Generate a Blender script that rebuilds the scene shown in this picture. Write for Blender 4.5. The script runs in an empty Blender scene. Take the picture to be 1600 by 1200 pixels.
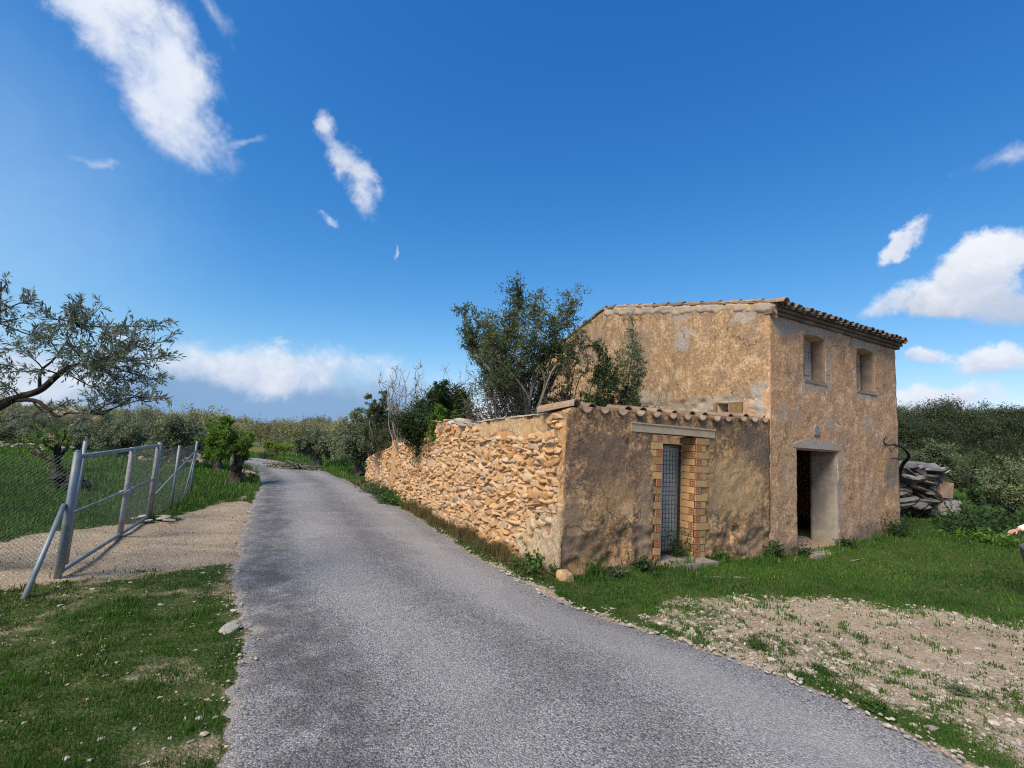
import bpy, math, random
import numpy as np
from mathutils import Vector
R = math.radians
rng = np.random.default_rng(7)
random.seed(7)
SC = bpy.context.scene
COL = SC.collection

# ------------------------------------------------------------------ survey of the site (camera station -> ground)
F, H, ROLL, PV = 760.0, 1.85, R(3.46), 90.0
TH = math.atan(PV / F)
def ray(x, y):
    dx, dy = x - 800, y - 600
    u = dx * math.cos(ROLL) + dy * math.sin(ROLL)
    v = -dx * math.sin(ROLL) + dy * math.cos(ROLL)
    return u, F * math.cos(TH) + v * math.sin(TH), -v * math.cos(TH) + F * math.sin(TH)
def W(x, y, Y):                         # sight line at forward distance Y -> world point
    r = ray(x, y); k = Y / r[1]
    return np.array([r[0] * k, Y, H + r[2] * k])
def G(x, y, z=0.0):                     # sight line -> ground
    r = ray(x, y); t = (z - H) / r[2]
    return (r[0] * t, r[1] * t)

# ------------------------------------------------------------------ noise
def _h(a, b, c, s):
    n = (a * 374761393 + b * 668265263 + c * 2147483647 + s * 974711) & 0xFFFFFFFF
    n = ((n ^ (n >> 13)) * 1274126177) & 0xFFFFFFFF
    n = n ^ (n >> 16)
    return (n & 0xFFFFFF) / float(0xFFFFFF)
def vnoise(x, y, z=None, s=0):
    x = np.asarray(x, float); y = np.asarray(y, float); z = np.zeros_like(x) if z is None else np.asarray(z, float)
    xi, yi, zi = np.floor(x).astype(np.int64), np.floor(y).astype(np.int64), np.floor(z).astype(np.int64)
    fx, fy, fz = x - xi, y - yi, z - zi
    fx, fy, fz = [t * t * (3 - 2 * t) for t in (fx, fy, fz)]
    r = 0
    for a in (0, 1):
        for b in (0, 1):
            for c in (0, 1):
                w = (fx if a else 1 - fx) * (fy if b else 1 - fy) * (fz if c else 1 - fz)
                r = r + w * _h(xi + a, yi + b, zi + c, s)
    return r
def fbm(x, y, z=None, s=0, o=4):
    r, a, t, f = 0, 1.0, 0, 1.0
    for k in range(o):
        r = r + a * vnoise(np.asarray(x) * f, np.asarray(y) * f, None if z is None else np.asarray(z) * f, s + k)
        t += a; a *= .5; f *= 2.03
    return r / t
def sstep(a, b, x):
    t = np.clip((np.asarray(x, float) - a) / (b - a), 0, 1)
    return t * t * (3 - 2 * t)
def unit(v):
    v = np.asarray(v, float)
    return v / np.maximum(np.linalg.norm(v, axis=-1, keepdims=True), 1e-9)
def rdirs(n, g=rng):
    return unit(g.normal(size=(n, 3)))

# ------------------------------------------------------------------ objects
def tag(o, label=None, cat=None, group=None, kind=None):
    if label: o['label'] = label
    if cat: o['category'] = cat
    if group: o['group'] = group
    if kind: o['kind'] = kind
    return o
def empty(name, loc=(0, 0, 0), rz=0.0, label=None, cat=None, group=None):
    o = bpy.data.objects.new(name, None); COL.objects.link(o)
    o.location = loc; o.rotation_euler = (0, 0, rz); o.empty_display_size = .2
    return tag(o, label, cat, group)
class MB:
    def __init__(s): s.v = []; s.f = {}; s.n = 0; s.a = []; s.has = False; s.sm = False
    def add(s, v, faces, tone=None):
        v = np.asarray(v, float).reshape(-1, 3)
        if not isinstance(faces, (list, tuple)): faces = [faces]
        for fa in faces:
            fa = np.asarray(fa, np.int64)
            if fa.size: s.f.setdefault(fa.shape[1], []).append(fa + s.n)
        s.v.append(v); s.n += len(v)
        if tone is None: t = np.full(len(v), .5)
        else:
            s.has = True; t = np.broadcast_to(np.asarray(tone, float), (len(v),))
        s.a.append(t)
    def box(s, lo, hi, tone=None, jit=0.0, rot=None, c=None):
        lo, hi = np.minimum(lo, hi), np.maximum(lo, hi)
        v = np.array([[(lo, hi)[i][0], (lo, hi)[j][1], (lo, hi)[k][2]] for k in (0, 1) for j in (0, 1) for i in (0, 1)], float)
        if jit: v += rng.uniform(-jit, jit, v.shape)
        s.add(v, np.array([[0, 2, 3, 1], [4, 5, 7, 6], [0, 1, 5, 4], [2, 6, 7, 3], [0, 4, 6, 2], [1, 3, 7, 5]]), tone)
    def tube(s, pts, rad, k=6, tone=None, cap=True):
        pts = np.asarray(pts, float); n = len(pts)
        rad = np.broadcast_to(np.asarray(rad, float), (n,))
        tan = np.gradient(pts, axis=0); tan = unit(tan)
        ref = np.array([0, 0, 1.]) if abs(tan[0][2]) < .8 else np.array([1., 0, 0])
        e1 = unit(np.cross(tan, ref)); e2 = np.cross(tan, e1)
        an = np.arange(k) * 2 * math.pi / k
        v = pts[:, None] + rad[:, None, None] * (np.cos(an)[None, :, None] * e1[:, None] + np.sin(an)[None, :, None] * e2[:, None])
        i = np.arange(n - 1)[:, None] * k; j = np.arange(k)[None]; j2 = (j + 1) % k
        q = np.stack([i + j, i + j2, i + k + j2, i + k + j], -1).reshape(-1, 4)
        fs = [q]
        if cap and k >= 3:
            s_ = [np.arange(k)[::-1][None], (np.arange(k) + (n - 1) * k)[None]]
            fs += s_
        s.add(v.reshape(-1, 3), fs, tone)
    def build(s, name, mat, parent=None, smooth=False, tone='tone'):
        me = bpy.data.meshes.new(name)
        v = np.concatenate(s.v); me.vertices.add(len(v)); me.vertices.foreach_set('co', v.astype(np.float32).ravel())
        loops, starts, at = [], [], 0
        for k in sorted(s.f):
            a = np.concatenate(s.f[k]); loops.append(a.ravel()); starts.append(at + np.arange(len(a)) * k); at += a.size
        lv = np.concatenate(loops).astype(np.int32); st = np.concatenate(starts).astype(np.int32)
        me.loops.add(len(lv)); me.loops.foreach_set('vertex_index', lv)
        me.polygons.add(len(st)); me.polygons.foreach_set('loop_start', st)
        me.polygons.foreach_set('use_smooth', np.full(len(st), bool(smooth or s.sm)))
        if s.has:
            a = me.attributes.new(tone, 'FLOAT', 'POINT'); a.data.foreach_set('value', np.concatenate(s.a).astype(np.float32))
        me.update(calc_edges=True); me.validate()
        if mat: me.materials.append(mat)
        o = bpy.data.objects.new(name, me); COL.objects.link(o)
        if parent is not None: o.parent = parent
        return o
def attr(o, name, vals):
    a = o.data.attributes.new(name, 'FLOAT', 'POINT'); a.data.foreach_set('value', np.asarray(vals, np.float32))
def bez(p, n):
    """smooth curve through points (Catmull-Rom)"""
    p = [np.asarray(q, float) for q in p]
    p = [2 * p[0] - p[1]] + p + [2 * p[-1] - p[-2]]
    out = []
    for i in range(1, len(p) - 2):
        for t in np.linspace(0, 1, n, endpoint=False):
            a, b, c, d = p[i - 1:i + 3]
            out.append(.5 * (2 * b + (c - a) * t + (2 * a - 5 * b + 4 * c - d) * t * t + (3 * b - a - 3 * c + d) * t ** 3))
    out.append(p[-2]); return np.array(out)

# ------------------------------------------------------------------ materials
class NT:
    def __init__(s, tree): s.t = tree; tree.nodes.clear()
    def __call__(s, typ, ins=None, **kw):
        n = s.t.nodes.new(typ)
        for k, v in kw.items(): setattr(n, k, v)
        for k, v in (ins or {}).items():
            sock = n.inputs[k]
            if isinstance(v, bpy.types.NodeSocket): s.t.links.new(v, sock)
            else:
                try: sock.default_value = v
                except Exception: sock.default_value = tuple(v)[:3]
        return n
    def noise(s, vec, scale, detail=4, rough=.55, dist=0, off=None):
        if off is not None: vec = s('ShaderNodeVectorMath', {0: vec, 1: off}, operation='ADD').outputs[0]
        return s('ShaderNodeTexNoise', {'Vector': vec, 'Scale': scale, 'Detail': detail, 'Roughness': rough, 'Distortion': dist}).outputs[0]
    def math(s, op, a, b=0.0, c=0.0, clamp=False):
        return s('ShaderNodeMath', {0: a, 1: b, 2: c}, operation=op, use_clamp=clamp).outputs[0]
    def ramp(s, f, a, b, lo=0.0, hi=1.0):
        return s('ShaderNodeMapRange', {0: f, 1: a, 2: b, 3: lo, 4: hi}, interpolation_type='SMOOTHSTEP').outputs[0]
    def mix(s, f, a, b, mode='MIX'):
        n = s('ShaderNodeMix', data_type='RGBA', blend_type=mode)
        for i, v in ((0, f), (6, a), (7, b)):
            if isinstance(v, bpy.types.NodeSocket): s.t.links.new(v, n.inputs[i])
            else: n.inputs[i].default_value = v if i == 0 else (*v[:3], 1)
        return n.outputs[2]
    def coord(s): return s('ShaderNodeTexCoord').outputs['Object']
    def scalev(s, v, sc): return s('ShaderNodeVectorMath', {0: v, 1: sc}, operation='MULTIPLY').outputs[0]
    def attr(s, n): return s('ShaderNodeAttribute', attribute_name=n).outputs['Fac']
    def bump(s, h, strength, dist, normal=None):
        d = {'Height': h, 'Strength': strength, 'Distance': dist}
        if normal is not None: d['Normal'] = normal
        return s('ShaderNodeBump', d).outputs[0]
    def out(s, sh, disp=None): s('ShaderNodeOutputMaterial', {'Surface': sh})
    def principled(s, col, rough=.85, normal=None, metal=0.0, spec=.3):
        d = {'Base Color': col if isinstance(col, bpy.types.NodeSocket) else (*col[:3], 1), 'Roughness': rough, 'Metallic': metal, 'Specular IOR Level': spec}
        if normal is not None: d['Normal'] = normal
        return s('ShaderNodeBsdfPrincipled', d).outputs[0]
    def ell(s, sep, cu, cv, ru, rv, wob, soft=.25, axes=(0, 2)):
        a = s.math('DIVIDE', s.math('SUBTRACT', sep.outputs[axes[0]], cu), ru)
        b = s.math('DIVIDE', s.math('SUBTRACT', sep.outputs[axes[1]], cv), rv)
        d = s.math('SQRT', s.math('ADD', s.math('MULTIPLY', a, a), s.math('MULTIPLY', b, b)))
        d = s.math('ADD', d, wob)
        return s.ramp(d, 1 + soft, 1 - soft)
def newmat(name):
    m = bpy.data.materials.new(name); m.use_nodes = True
    return m, NT(m.node_tree)

def mat_leaf(name, c1, c2, back, trans=.3, rough=.6, vary=False, straw=False):
    m, n = newmat(name)
    col = n.mix(n.attr('tone'), c1, c2)
    rv = n.math('MULTIPLY_ADD', n('ShaderNodeObjectInfo').outputs['Random'], .7, .65)
    if straw: col = n.mix(n.ramp(n.attr('tone'), 1.0, 1.2), col, (.36, .27, .12))
    if vary: col = n.mix(1.0, col, n('ShaderNodeCombineColor', {0: rv, 1: n.math('MULTIPLY_ADD', rv, .9, .1), 2: rv}).outputs[0], 'MULTIPLY')
    bf = n('ShaderNodeNewGeometry').outputs['Backfacing']
    col = n.mix(bf, col, n.mix(.55, col, back))
    d = n.principled(col, rough, spec=.25)
    t = n('ShaderNodeBsdfTranslucent', {'Color': n.mix(.35, col, (.25, .32, .05))}).outputs[0]
    n.out(n('ShaderNodeMixShader', {0: trans, 1: d, 2: t}).outputs[0]); return m
def mat_bark(name, c1, c2, sc=14, bd=.02):
    m, n = newmat(name); p = n.coord()
    w = n.noise(n.scalev(p, (1, 1, .35)), sc, 6, .65)
    w2 = n.noise(p, sc * .25, 3)
    col = n.mix(n.ramp(w, .35, .68), c1, c2)
    col = n.mix(n.ramp(w2, .5, .75), col, n.mix(.5, c2, (.25, .25, .22)))
    n.out(n.principled(col, .95, n.bump(w, .8, bd), spec=.1)); return m
def mat_noise(name, c1, c2, sc=8, rough=.9, bump=.3, bd=.01, c3=None, metal=0, tone=False):
    m, n = newmat(name); p = n.coord()
    w = n.noise(p, sc, 6, .6); w2 = n.noise(p, sc * .22, 4, .6, off=(3, 7, 1))
    col = n.mix(n.ramp(w, .3, .7), c1, c2)
    if c3 is not None: col = n.mix(n.ramp(w2, .48, .66), col, c3)
    if tone: col = n.mix(1.0, col, n('ShaderNodeCombineColor', {0: n.math('MULTIPLY_ADD', n.attr('tone'), .9, .55), 1: n.math('MULTIPLY_ADD', n.attr('tone'), .9, .55), 2: n.math('MULTIPLY_ADD', n.attr('tone'), .85, .58)}).outputs[0], 'MULTIPLY')
    n.out(n.principled(col, rough, n.bump(n.noise(p, max(sc * 3, 75), 4, .65), bump, min(bd, .006)), metal)); return m

def mat_plaster(name, base, warm, dark, pale, patches=(), axes=(0, 2), dark_amt=.5, low=None, extra=None, streak_top=None):
    """old lime render in a wall's own coordinates: mottled pigment, lichen, cement repairs"""
    m, n = newmat(name); p = n.coord(); sep = n('ShaderNodeSeparateXYZ', {0: p})
    big = n.noise(p, .9, 5, .6); mid = n.noise(p, 3.6, 6, .62, off=(5, 2, 8)); fin = n.noise(p, 17, 6, .7, off=(1, 9, 4)); vf = n.noise(p, 60, 4, .7)
    col = n.mix(n.ramp(big, .36, .64), base, warm)
    col = n.mix(n.math('MULTIPLY', n.ramp(mid, .5, .72), .8), col, pale)
    dk = n.math('MULTIPLY', n.ramp(n.math('ADD', n.math('MULTIPLY', mid, .5), n.math('MULTIPLY', fin, .6)), .66, .50), dark_amt)
    dk2 = n.math('MULTIPLY', n.ramp(n.noise(p, 1.7, 5, .65, off=(11, 3, 2)), .50, .66), dark_amt)
    col = n.mix(dk, col, dark); col = n.mix(dk2, col, dark)
    if streak_top:
        z0, z1, amt = streak_top
        st = n.noise(n.scalev(p, (3.0, 3.0, .35)), 1.6, 5, .6)
        k = n.math('MULTIPLY', n.math('MULTIPLY', n.ramp(sep.outputs[2], z0, z1), n.ramp(st, .42, .66)), amt)
        col = n.mix(k, col, (dark[0] * .8, dark[1] * .8, dark[2] * .85))
    wob = n.math('MULTIPLY_ADD', n.noise(p, 7, 8, .72), 2.6, -1.3)
    for (cu, cv, ru, rv, c, amt) in patches:
        col = n.mix(n.math('MULTIPLY', n.ell(sep, cu, cv, ru, rv, wob, .3, axes), amt), col, n.mix(n.ramp(fin, .35, .65), c, tuple(x * .72 for x in c)))
    if low:
        z0, z1, c, amt = low
        k = n.math('MULTIPLY', n.ramp(n.math('ADD', sep.outputs[2], n.math('MULTIPLY_ADD', mid, 1.2, -.6)), z1, z0), amt)
        col = n.mix(k, col, c)
    sp = n.ramp(n.noise(p, 38, 3, .6, off=(4, 4, 9)), .63, .70)
    col = n.mix(n.math('MULTIPLY', sp, .6), col, pale)
    spd = n.ramp(n.noise(p, 31, 3, .6, off=(8, 1, 3)), .64, .71)
    col = n.mix(n.math('MULTIPLY', spd, .7), col, tuple(x * .55 for x in dark))
    cw = n('ShaderNodeVectorMath', {0: p, 1: n.scalev(n('ShaderNodeTexNoise', {'Vector': p, 'Scale': 3.0, 'Detail': 5.0}).outputs['Color'], (.5, .5, .5))}, operation='ADD').outputs[0]
    ck = n('ShaderNodeTexVoronoi', {'Vector': cw, 'Scale': 1.1}, feature='DISTANCE_TO_EDGE').outputs['Distance']
    ckm = n.math('MULTIPLY', n.ramp(ck, .016, .004), n.ramp(n.noise(p, 1.3, 3, .6, off=(6, 6, 2)), .48, .6))
    col = n.mix(n.math('MULTIPLY', ckm, .75), col, tuple(x * .5 for x in dark))
    run = n.ramp(n.noise(n.scalev(p, (5, 5, .28)), 2.2, 5, .6, off=(1, 2, 7)), .56, .70)
    col = n.mix(n.math('MULTIPLY', run, .30), col, tuple(x * .8 for x in dark))
    vv = n.math('MULTIPLY_ADD', n.math('ADD', n.math('MULTIPLY', fin, .8), n.math('MULTIPLY', vf, .8)), 1.9, -.52)
    col = n.mix(1.0, col, n('ShaderNodeCombineColor', {0: vv, 1: vv, 2: vv}).outputs[0], 'MULTIPLY')
    h = n.math('ADD', n.math('MULTIPLY', fin, 1.0), n.math('MULTIPLY', vf, .35))
    n.out(n.principled(col, .95, n.bump(h, .75, .022), spec=.1)); return m

# ------------------------------------------------------------------ site functions
C0 = np.array([.84, 7.17]); E1 = np.array([.8787, .4775]); E2 = np.array([-.4775, .8787]); AZ = math.atan2(.4775, .8787)
def loc2w(t, s, z=0): 
    p = C0 + E1 * t + E2 * s; return np.array([p[0], p[1], z])
def w2loc(x, y):
    dx, dy = x - C0[0], y - C0[1]
    return dx * E1[0] + dy * E1[1], dx * E2[0] + dy * E2[1]
ROAD_L = [(-.6, -1.5), (-1.05, 1.2), (-1.45, 2.87), (-1.78, 3.48), (-2.12, 4.35), (-2.66, 5.21), (-3.45, 6.51), (-4.6, 8.85), (-6.4, 12.7), (-8.05, 16.3), (-10.1, 20.0), (-12.4, 23.2), (-15.2, 25.4), (-19.5, 27.2)]
ROAD_R = [(4.3, -1.5), (3.6, 1.6), (3.07, 3.29), (2.56, 4.33), (1.65, 5.21), (.70, 6.16), (-.55, 8.45), (-2.1, 11.75), (-4.55, 16.37), (-7.0, 20.4), (-9.0, 23.6), (-11.6, 26.6), (-14.6, 29.0), (-18.9, 31.0)]
NR = 420
def resamp(p, n):
    p = bez([np.array(q) for q in p], 24); d = np.r_[0, np.cumsum(np.linalg.norm(np.diff(p, axis=0), axis=1))]
    t = np.linspace(0, d[-1], n); return np.stack([np.interp(t, d, p[:, 0]), np.interp(t, d, p[:, 1])], -1)
RL, RR = resamp(ROAD_L, NR), resamp(ROAD_R, NR)
ROADPOLY = np.concatenate([RL, RR[::-1]])
def in_poly(P, x, y):
    r = np.zeros(np.shape(x), bool); n = len(P)
    for i in range(n):
        x0, y0 = P[i]; x1, y1 = P[(i + 1) % n]
        if y0 == y1: continue
        c = ((y0 > y) != (y1 > y)) & (x < (x1 - x0) * (y - y0) / (y1 - y0) + x0)
        r ^= c
    return r
def sdist(P, x, y):
    """signed distance to polygon, positive inside"""
    d = np.full(np.shape(x), 1e9); n = len(P)
    for i in range(n):
        a = P[i]; b = P[(i + 1) % n]; e = b - a; L = max(e @ e, 1e-12)
        t = np.clip(((x - a[0]) * e[0] + (y - a[1]) * e[1]) / L, 0, 1)
        d = np.minimum(d, np.hypot(x - a[0] - t * e[0], y - a[1] - t * e[1]))
    return np.where(in_poly(P, x, y), d, -d)
RPc = np.concatenate([RL[::6], RR[::-6]])
def road_d(x, y): return sdist(RPc, np.asarray(x, float), np.asarray(y, float))
def tz0(x, y):
    x = np.asarray(x, float); y = np.asarray(y, float)
    t, s = w2loc(x, y)
    z = .23 * sstep(5.2, 9.8, t) * sstep(-9, -1, s) + .02 * np.clip(t - 10, 0, 30) * sstep(-6, 2, s)
    a = x / np.maximum(y, 4)
    z = z - 1.0 * sstep(26, 60, y) * sstep(.35, -.05, a)
    z = z + (7.2 + 1.2 * np.sin(x * .05 + 1.0)) * sstep(36, 118, y) * sstep(.42, .86, a)
    z = z + 2.0 * sstep(60, 150, y) * sstep(.2, -.2, a)
    return z
def tz(x, y, near=True):
    z = tz0(x, y)
    d = road_d(x, y)
    n = (fbm(x * .9, y * .9, s=3) - .5) * .10 + (fbm(np.asarray(x) * 5, np.asarray(y) * 5, s=9, o=3) - .5) * .035
    n = n + (fbm(np.asarray(x) * .1, np.asarray(y) * .1, s=4, o=2) - .5) * .5 * sstep(20, 60, y)
    z = z + n * sstep(.0, -.8, d) - .03 * sstep(-.03, .05, d)
    return z
def gz(x, y): return float(tz(np.array([x]), np.array([y]))[0])

def poly_px(l): return np.array([G(*p) for p in l])
DIRT_A = np.concatenate([poly_px([(0, 847), (85, 827), (212, 818), (262, 812), (310, 795), (388, 770)]), np.array([[-5.6, 11.6], [-4.2, 8.9], [-3.2, 7.0]]), poly_px([(345, 885), (250, 890), (150, 902), (90, 908), (0, 925)]), np.array([[-8, 2.9], [-12, 3.5], [-12, 5.8], [-9.5, 6.4]])])
DIRT_B = np.array([G(*p) for p in [(930, 955), (1080, 938), (1250, 926), (1400, 955), (1600, 968)]] + [(10.5, 6.4), (12, 3), (6, 0), (3.4, 2.2), (3.0, 3.3), (2.56, 4.3), (1.65, 5.2), (1.3, 5.6)])
SAND = np.array([G(*p) for p in [(1150, 965), (1270, 940), (1400, 965), (1600, 985), (1600, 1050), (1450, 1040), (1300, 1000)]])
def dirt(x, y):
    x = np.asarray(x, float); y = np.asarray(y, float)
    n = fbm(x * 1.7, y * 1.7, s=21) - .5
    a = sstep(-.15, .35, sdist(DIRT_A, x, y) + n * .9)
    b = sstep(-.45, .5, sdist(DIRT_B, x, y) + n * 1.1) * (.60 + .22 * sstep(-.5, .25, sdist(SAND, x, y)) + .65 * (fbm(x * 2.6, y * 2.6, s=5) - .5))
    d = road_d(x, y)
    e = sstep(-.20, .02, d + n * .55 - .10 * (x < 0)) * .85
    near = (.28 + 1.3 * (fbm(x * 2.4, y * 2.4, s=31) - .5)) * sstep(-.6, -1.2, x) * sstep(9, 6, y)
    return np.clip(np.maximum.reduce([a, b, e, near]), 0, 1)

# ------------------------------------------------------------------ ground and road
def ground():
    def axis(lo, hi, step, a, b, g):
        m = list(np.arange(lo, hi + step * .5, step)); s = step
        while m[-1] < b: s *= g; m.append(m[-1] + s)
        s = step
        while m[0] > a: s *= g; m.insert(0, m[0] - s)
        return np.array(m)
    xs = axis(-13, 16, .13, -1500, 1500, 1.09); ys = axis(.6, 20, .13, -60, 2600, 1.09)
    X, Y = np.meshgrid(xs, ys); x, y = X.ravel(), Y.ravel()
    z = tz(x, y); nx = len(xs)
    i = np.arange(len(ys) - 1)[:, None] * nx + np.arange(nx - 1)[None]
    q = np.stack([i, i + 1, i + nx + 1, i + nx], -1).reshape(-1, 4)
    b = MB(); b.add(np.stack([x, y, z], -1), q)
    m, n = newmat('meadow_soil'); p = n.coord()
    d = n.attr('dirt'); far = n.attr('far')
    f1 = n.noise(p, 2.2, 6, .65); f2 = n.noise(p, 11, 5, .65); f3 = n.noise(p, 55, 4, .7)
    dm = n.ramp(n.math('ADD', d, n.math('ADD', n.math('MULTIPLY_ADD', f2, .7, -.35), n.math('MULTIPLY_ADD', f3, .5, -.25))), .32, .62)
    vor = n('ShaderNodeTexVoronoi', {'Vector': p, 'Scale': 42.0, 'Randomness': 1.0})
    vor2 = n('ShaderNodeTexVoronoi', {'Vector': p, 'Scale': 110.0})
    sand = n.mix(n.ramp(f1, .35, .65), (.43, .33, .22), (.33, .24, .15))
    sand = n.mix(n.math('MULTIPLY', n.ramp(f3, .35, .7), .5), sand, (.48, .385, .265))
    sand = n.mix(n.math('MULTIPLY', n.ramp(n.noise(n.scalev(p, (.35, 1.4, 1)), 1.6, 5, .65, off=(3, 9, 0)), .48, .64), .55), sand, (.24, .17, .105))
    bw = n('ShaderNodeSeparateColor', {0: vor.outputs['Color']})
    sand = n.mix(n.math('MULTIPLY', n.ramp(bw.outputs[0], .80, .86), .5), sand, (.52, .46, .38))
    sand = n.mix(n.math('MULTIPLY', n.ramp(bw.outputs[1], .80, .9), .5), sand, (.22, .16, .10))
    sand = n.mix(n.math('MULTIPLY', n.attr('soil'), .8), sand, n.mix(n.ramp(f2, .35, .65), (.20, .15, .085), (.27, .21, .12)))
    grn = n.mix(n.ramp(f3, .35, .65), (.062, .095, .022), (.034, .060, .013))
    grn = n.mix(n.math('MULTIPLY', n.ramp(n.noise(p, 28, 4, .7), .5, .66), .7), grn, (.15, .115, .06))
    grn = n.mix(n.ramp(f1, .52, .72), grn, (.115, .11, .04))
    grn = n.mix(far, grn, n.mix(n.ramp(n.noise(p, .12, 4, .6), .4, .6), (.19, .17, .055), (.10, .12, .035)))
    col = n.mix(dm, grn, sand)
    h = n.math('ADD', n.math('MULTIPLY', f2, .6), n.math('ADD', n.math('MULTIPLY', f3, .5), n.math('MULTIPLY', vor.outputs['Distance'], -.5)))
    n.out(n.principled(col, .95, n.bump(h, .9, .03), spec=.1))
    o = b.build('ground', m, smooth=True); attr(o, 'dirt', dirt(x, y)); attr(o, 'soil', sstep(.1, -.3, sdist(DIRT_A, x, y)) * sstep(0, -1, x)); attr(o, 'far', sstep(22, 40, y) * .9)
    tag(o, kind='structure')
def road():
    nc = 15; rows = []
    jl = (fbm(np.arange(NR) * .33, np.zeros(NR), s=41) - .5) * .30 + (rng.random(NR) - .5) * .06
    jr = (fbm(np.arange(NR) * .33, np.zeros(NR) + 9, s=43) - .5) * .22 + (rng.random(NR) - .5) * .05
    c = unit(RR - RL)
    L, Rr = RL + c * jl[:, None], RR + c * jr[:, None]
    t = np.linspace(0, 1, nc)
    P = L[:, None] + (Rr - L)[:, None] * t[None, :, None]
    x, y = P[..., 0].ravel(), P[..., 1].ravel()
    ac = np.tile(t, NR)
    z = tz0(x, y) + .012 + .035 * (1 - (2 * ac - 1) ** 2) - .03 * (np.abs(2 * ac - 1) > .99)
    i = np.arange(NR - 1)[:, None] * nc + np.arange(nc - 1)[None]
    q = np.stack([i, i + 1, i + nc + 1, i + nc], -1).reshape(-1, 4)
    b = MB(); b.add(np.stack([x, y, z], -1), q)
    m, n = newmat('chip_seal'); p = n.coord(); ac_ = n.attr('across')
    v = n('ShaderNodeTexVoronoi', {'Vector': p, 'Scale': 85.0}); v2 = n('ShaderNodeTexVoronoi', {'Vector': p, 'Scale': 150.0})
    s1 = n('ShaderNodeSeparateColor', {0: v.outputs['Color']}); s2 = n('ShaderNodeSeparateColor', {0: v2.outputs['Color']})
    stone = n.mix(s1.outputs[0], (.105, .10, .096), (.425, .40, .375))
    stone = n.mix(n.math('MULTIPLY', n.ramp(s1.outputs[1], .86, .93), .8), stone, (.58, .56, .53))
    stone = n.mix(n.math('MULTIPLY', s2.outputs[0], .35), stone, (.275, .262, .25))
    f1 = n.noise(p, .55, 5, .6); f2 = n.noise(p, 3.0, 5, .65)
    tar = n.ramp(v.outputs['Distance'], .5, .9)
    col = n.mix(n.math('MULTIPLY', tar, .75), stone, (.042, .039, .036))
    wob = n.math('ADD', ac_, n.math('MULTIPLY_ADD', f1, .22, -.11))
    def band(c, w): return n.ramp(n.math('ABSOLUTE', n.math('SUBTRACT', wob, c)), w, w * .2)
    dk = n.math('MULTIPLY', n.math('MAXIMUM', band(.12, .15), n.math('MULTIPLY', band(.56, .12), .45)), n.ramp(f2, .25, .6))
    col = n.mix(n.math('MULTIPLY', dk, .62), col, n.mix(.6, (.055, .052, .052), stone, 'MULTIPLY'))
    pl = n.math('MULTIPLY', n.math('MAXIMUM', band(.80, .14), n.math('MULTIPLY', band(.36, .1), .5)), .45)
    col = n.mix(pl, col, (.37, .345, .315))
    pt_ = n.ramp(n.noise(p, .38, 3, .5, .8, off=(4, 7, 0)), .50, .56)
    col = n.mix(n.math('MULTIPLY', pt_, .30), col, n.mix(1.0, col, (.64, .63, .63), 'MULTIPLY'))
    pt2 = n.ramp(n.noise(p, .55, 4, .55, 1.2, off=(14, 3, 0)), .56, .62)
    col = n.mix(n.math('MULTIPLY', pt2, .28), col, n.mix(1.0, col, (1.35, 1.3, 1.22), 'MULTIPLY'))
    edge = n.ramp(n.math('ADD', n.math('ABSOLUTE', n.math('MULTIPLY_ADD', ac_, 2, -1)), n.math('MULTIPLY_ADD', f2, .22, -.11)), .93, 1.0)
    col = n.mix(n.math('MULTIPLY', edge, .6), col, (.36, .31, .25))
    cr = n('ShaderNodeTexVoronoi', {'Vector': n('ShaderNodeVectorMath', {0: p, 1: n('ShaderNodeTexNoise', {'Vector': p, 'Scale': 1.5}).outputs['Color']}, operation='ADD').outputs[0], 'Scale': .45}, feature='DISTANCE_TO_EDGE')
    h = n.math('ADD', n.math('MULTIPLY', v.outputs['Distance'], -1.0), n.math('MULTIPLY', v2.outputs['Distance'], -.5))
    n.out(n.principled(col, .82, n.bump(h, .75, .012), spec=.35))
    o = b.build('road', m, smooth=True); attr(o, 'across', ac); tag(o, kind='structure')
ground(); road()

# ------------------------------------------------------------------ loose stones and grass
def ico(n):
    import bmesh
    bm = bmesh.new(); bmesh.ops.create_icosphere(bm, subdivisions=n, radius=1)
    v = np.array([x.co[:] for x in bm.verts]); f = np.array([[a.index for a in q.verts] for q in bm.faces]); bm.free(); return v, f
ICO = {k: ico(k) for k in (1, 2, 3)}
def rock_shape(k, g, sq=.75, rough=.18):
    v, f = ICO[k]
    p = np.sign(v) * np.abs(v) ** sq
    for c in range(11):
        nv = unit(g.normal(size=3)); dd = g.uniform(.42, .80) * (abs(nv[0]) + abs(nv[1]) + abs(nv[2])) ** .35
        p = p - np.maximum(p @ nv - dd, 0)[:, None] * nv
    d = sum(g.normal() * np.sin(v @ g.normal(size=3) * fr + g.uniform(0, 6.28)) / fr ** .6 for fr in (1.5, 2.2, 3.1, 4.5, 7, 10))
    return p * (1 + rough * d[:, None] * .22) * 1.36, f
STONE_PALE = mat_noise('limestone_chip', (.44, .385, .305), (.31, .26, .20), 30, tone=True, bump=.5)
HOUSE_FOOT = np.array([loc2w(*q)[:2] for q in [(-.25, -.1), (10.0, -.1), (10.0, 9), (4.8, 9), (4.8, .45), (.35, .45), (.35, 12.7), (-.25, 12.7)]])
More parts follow.
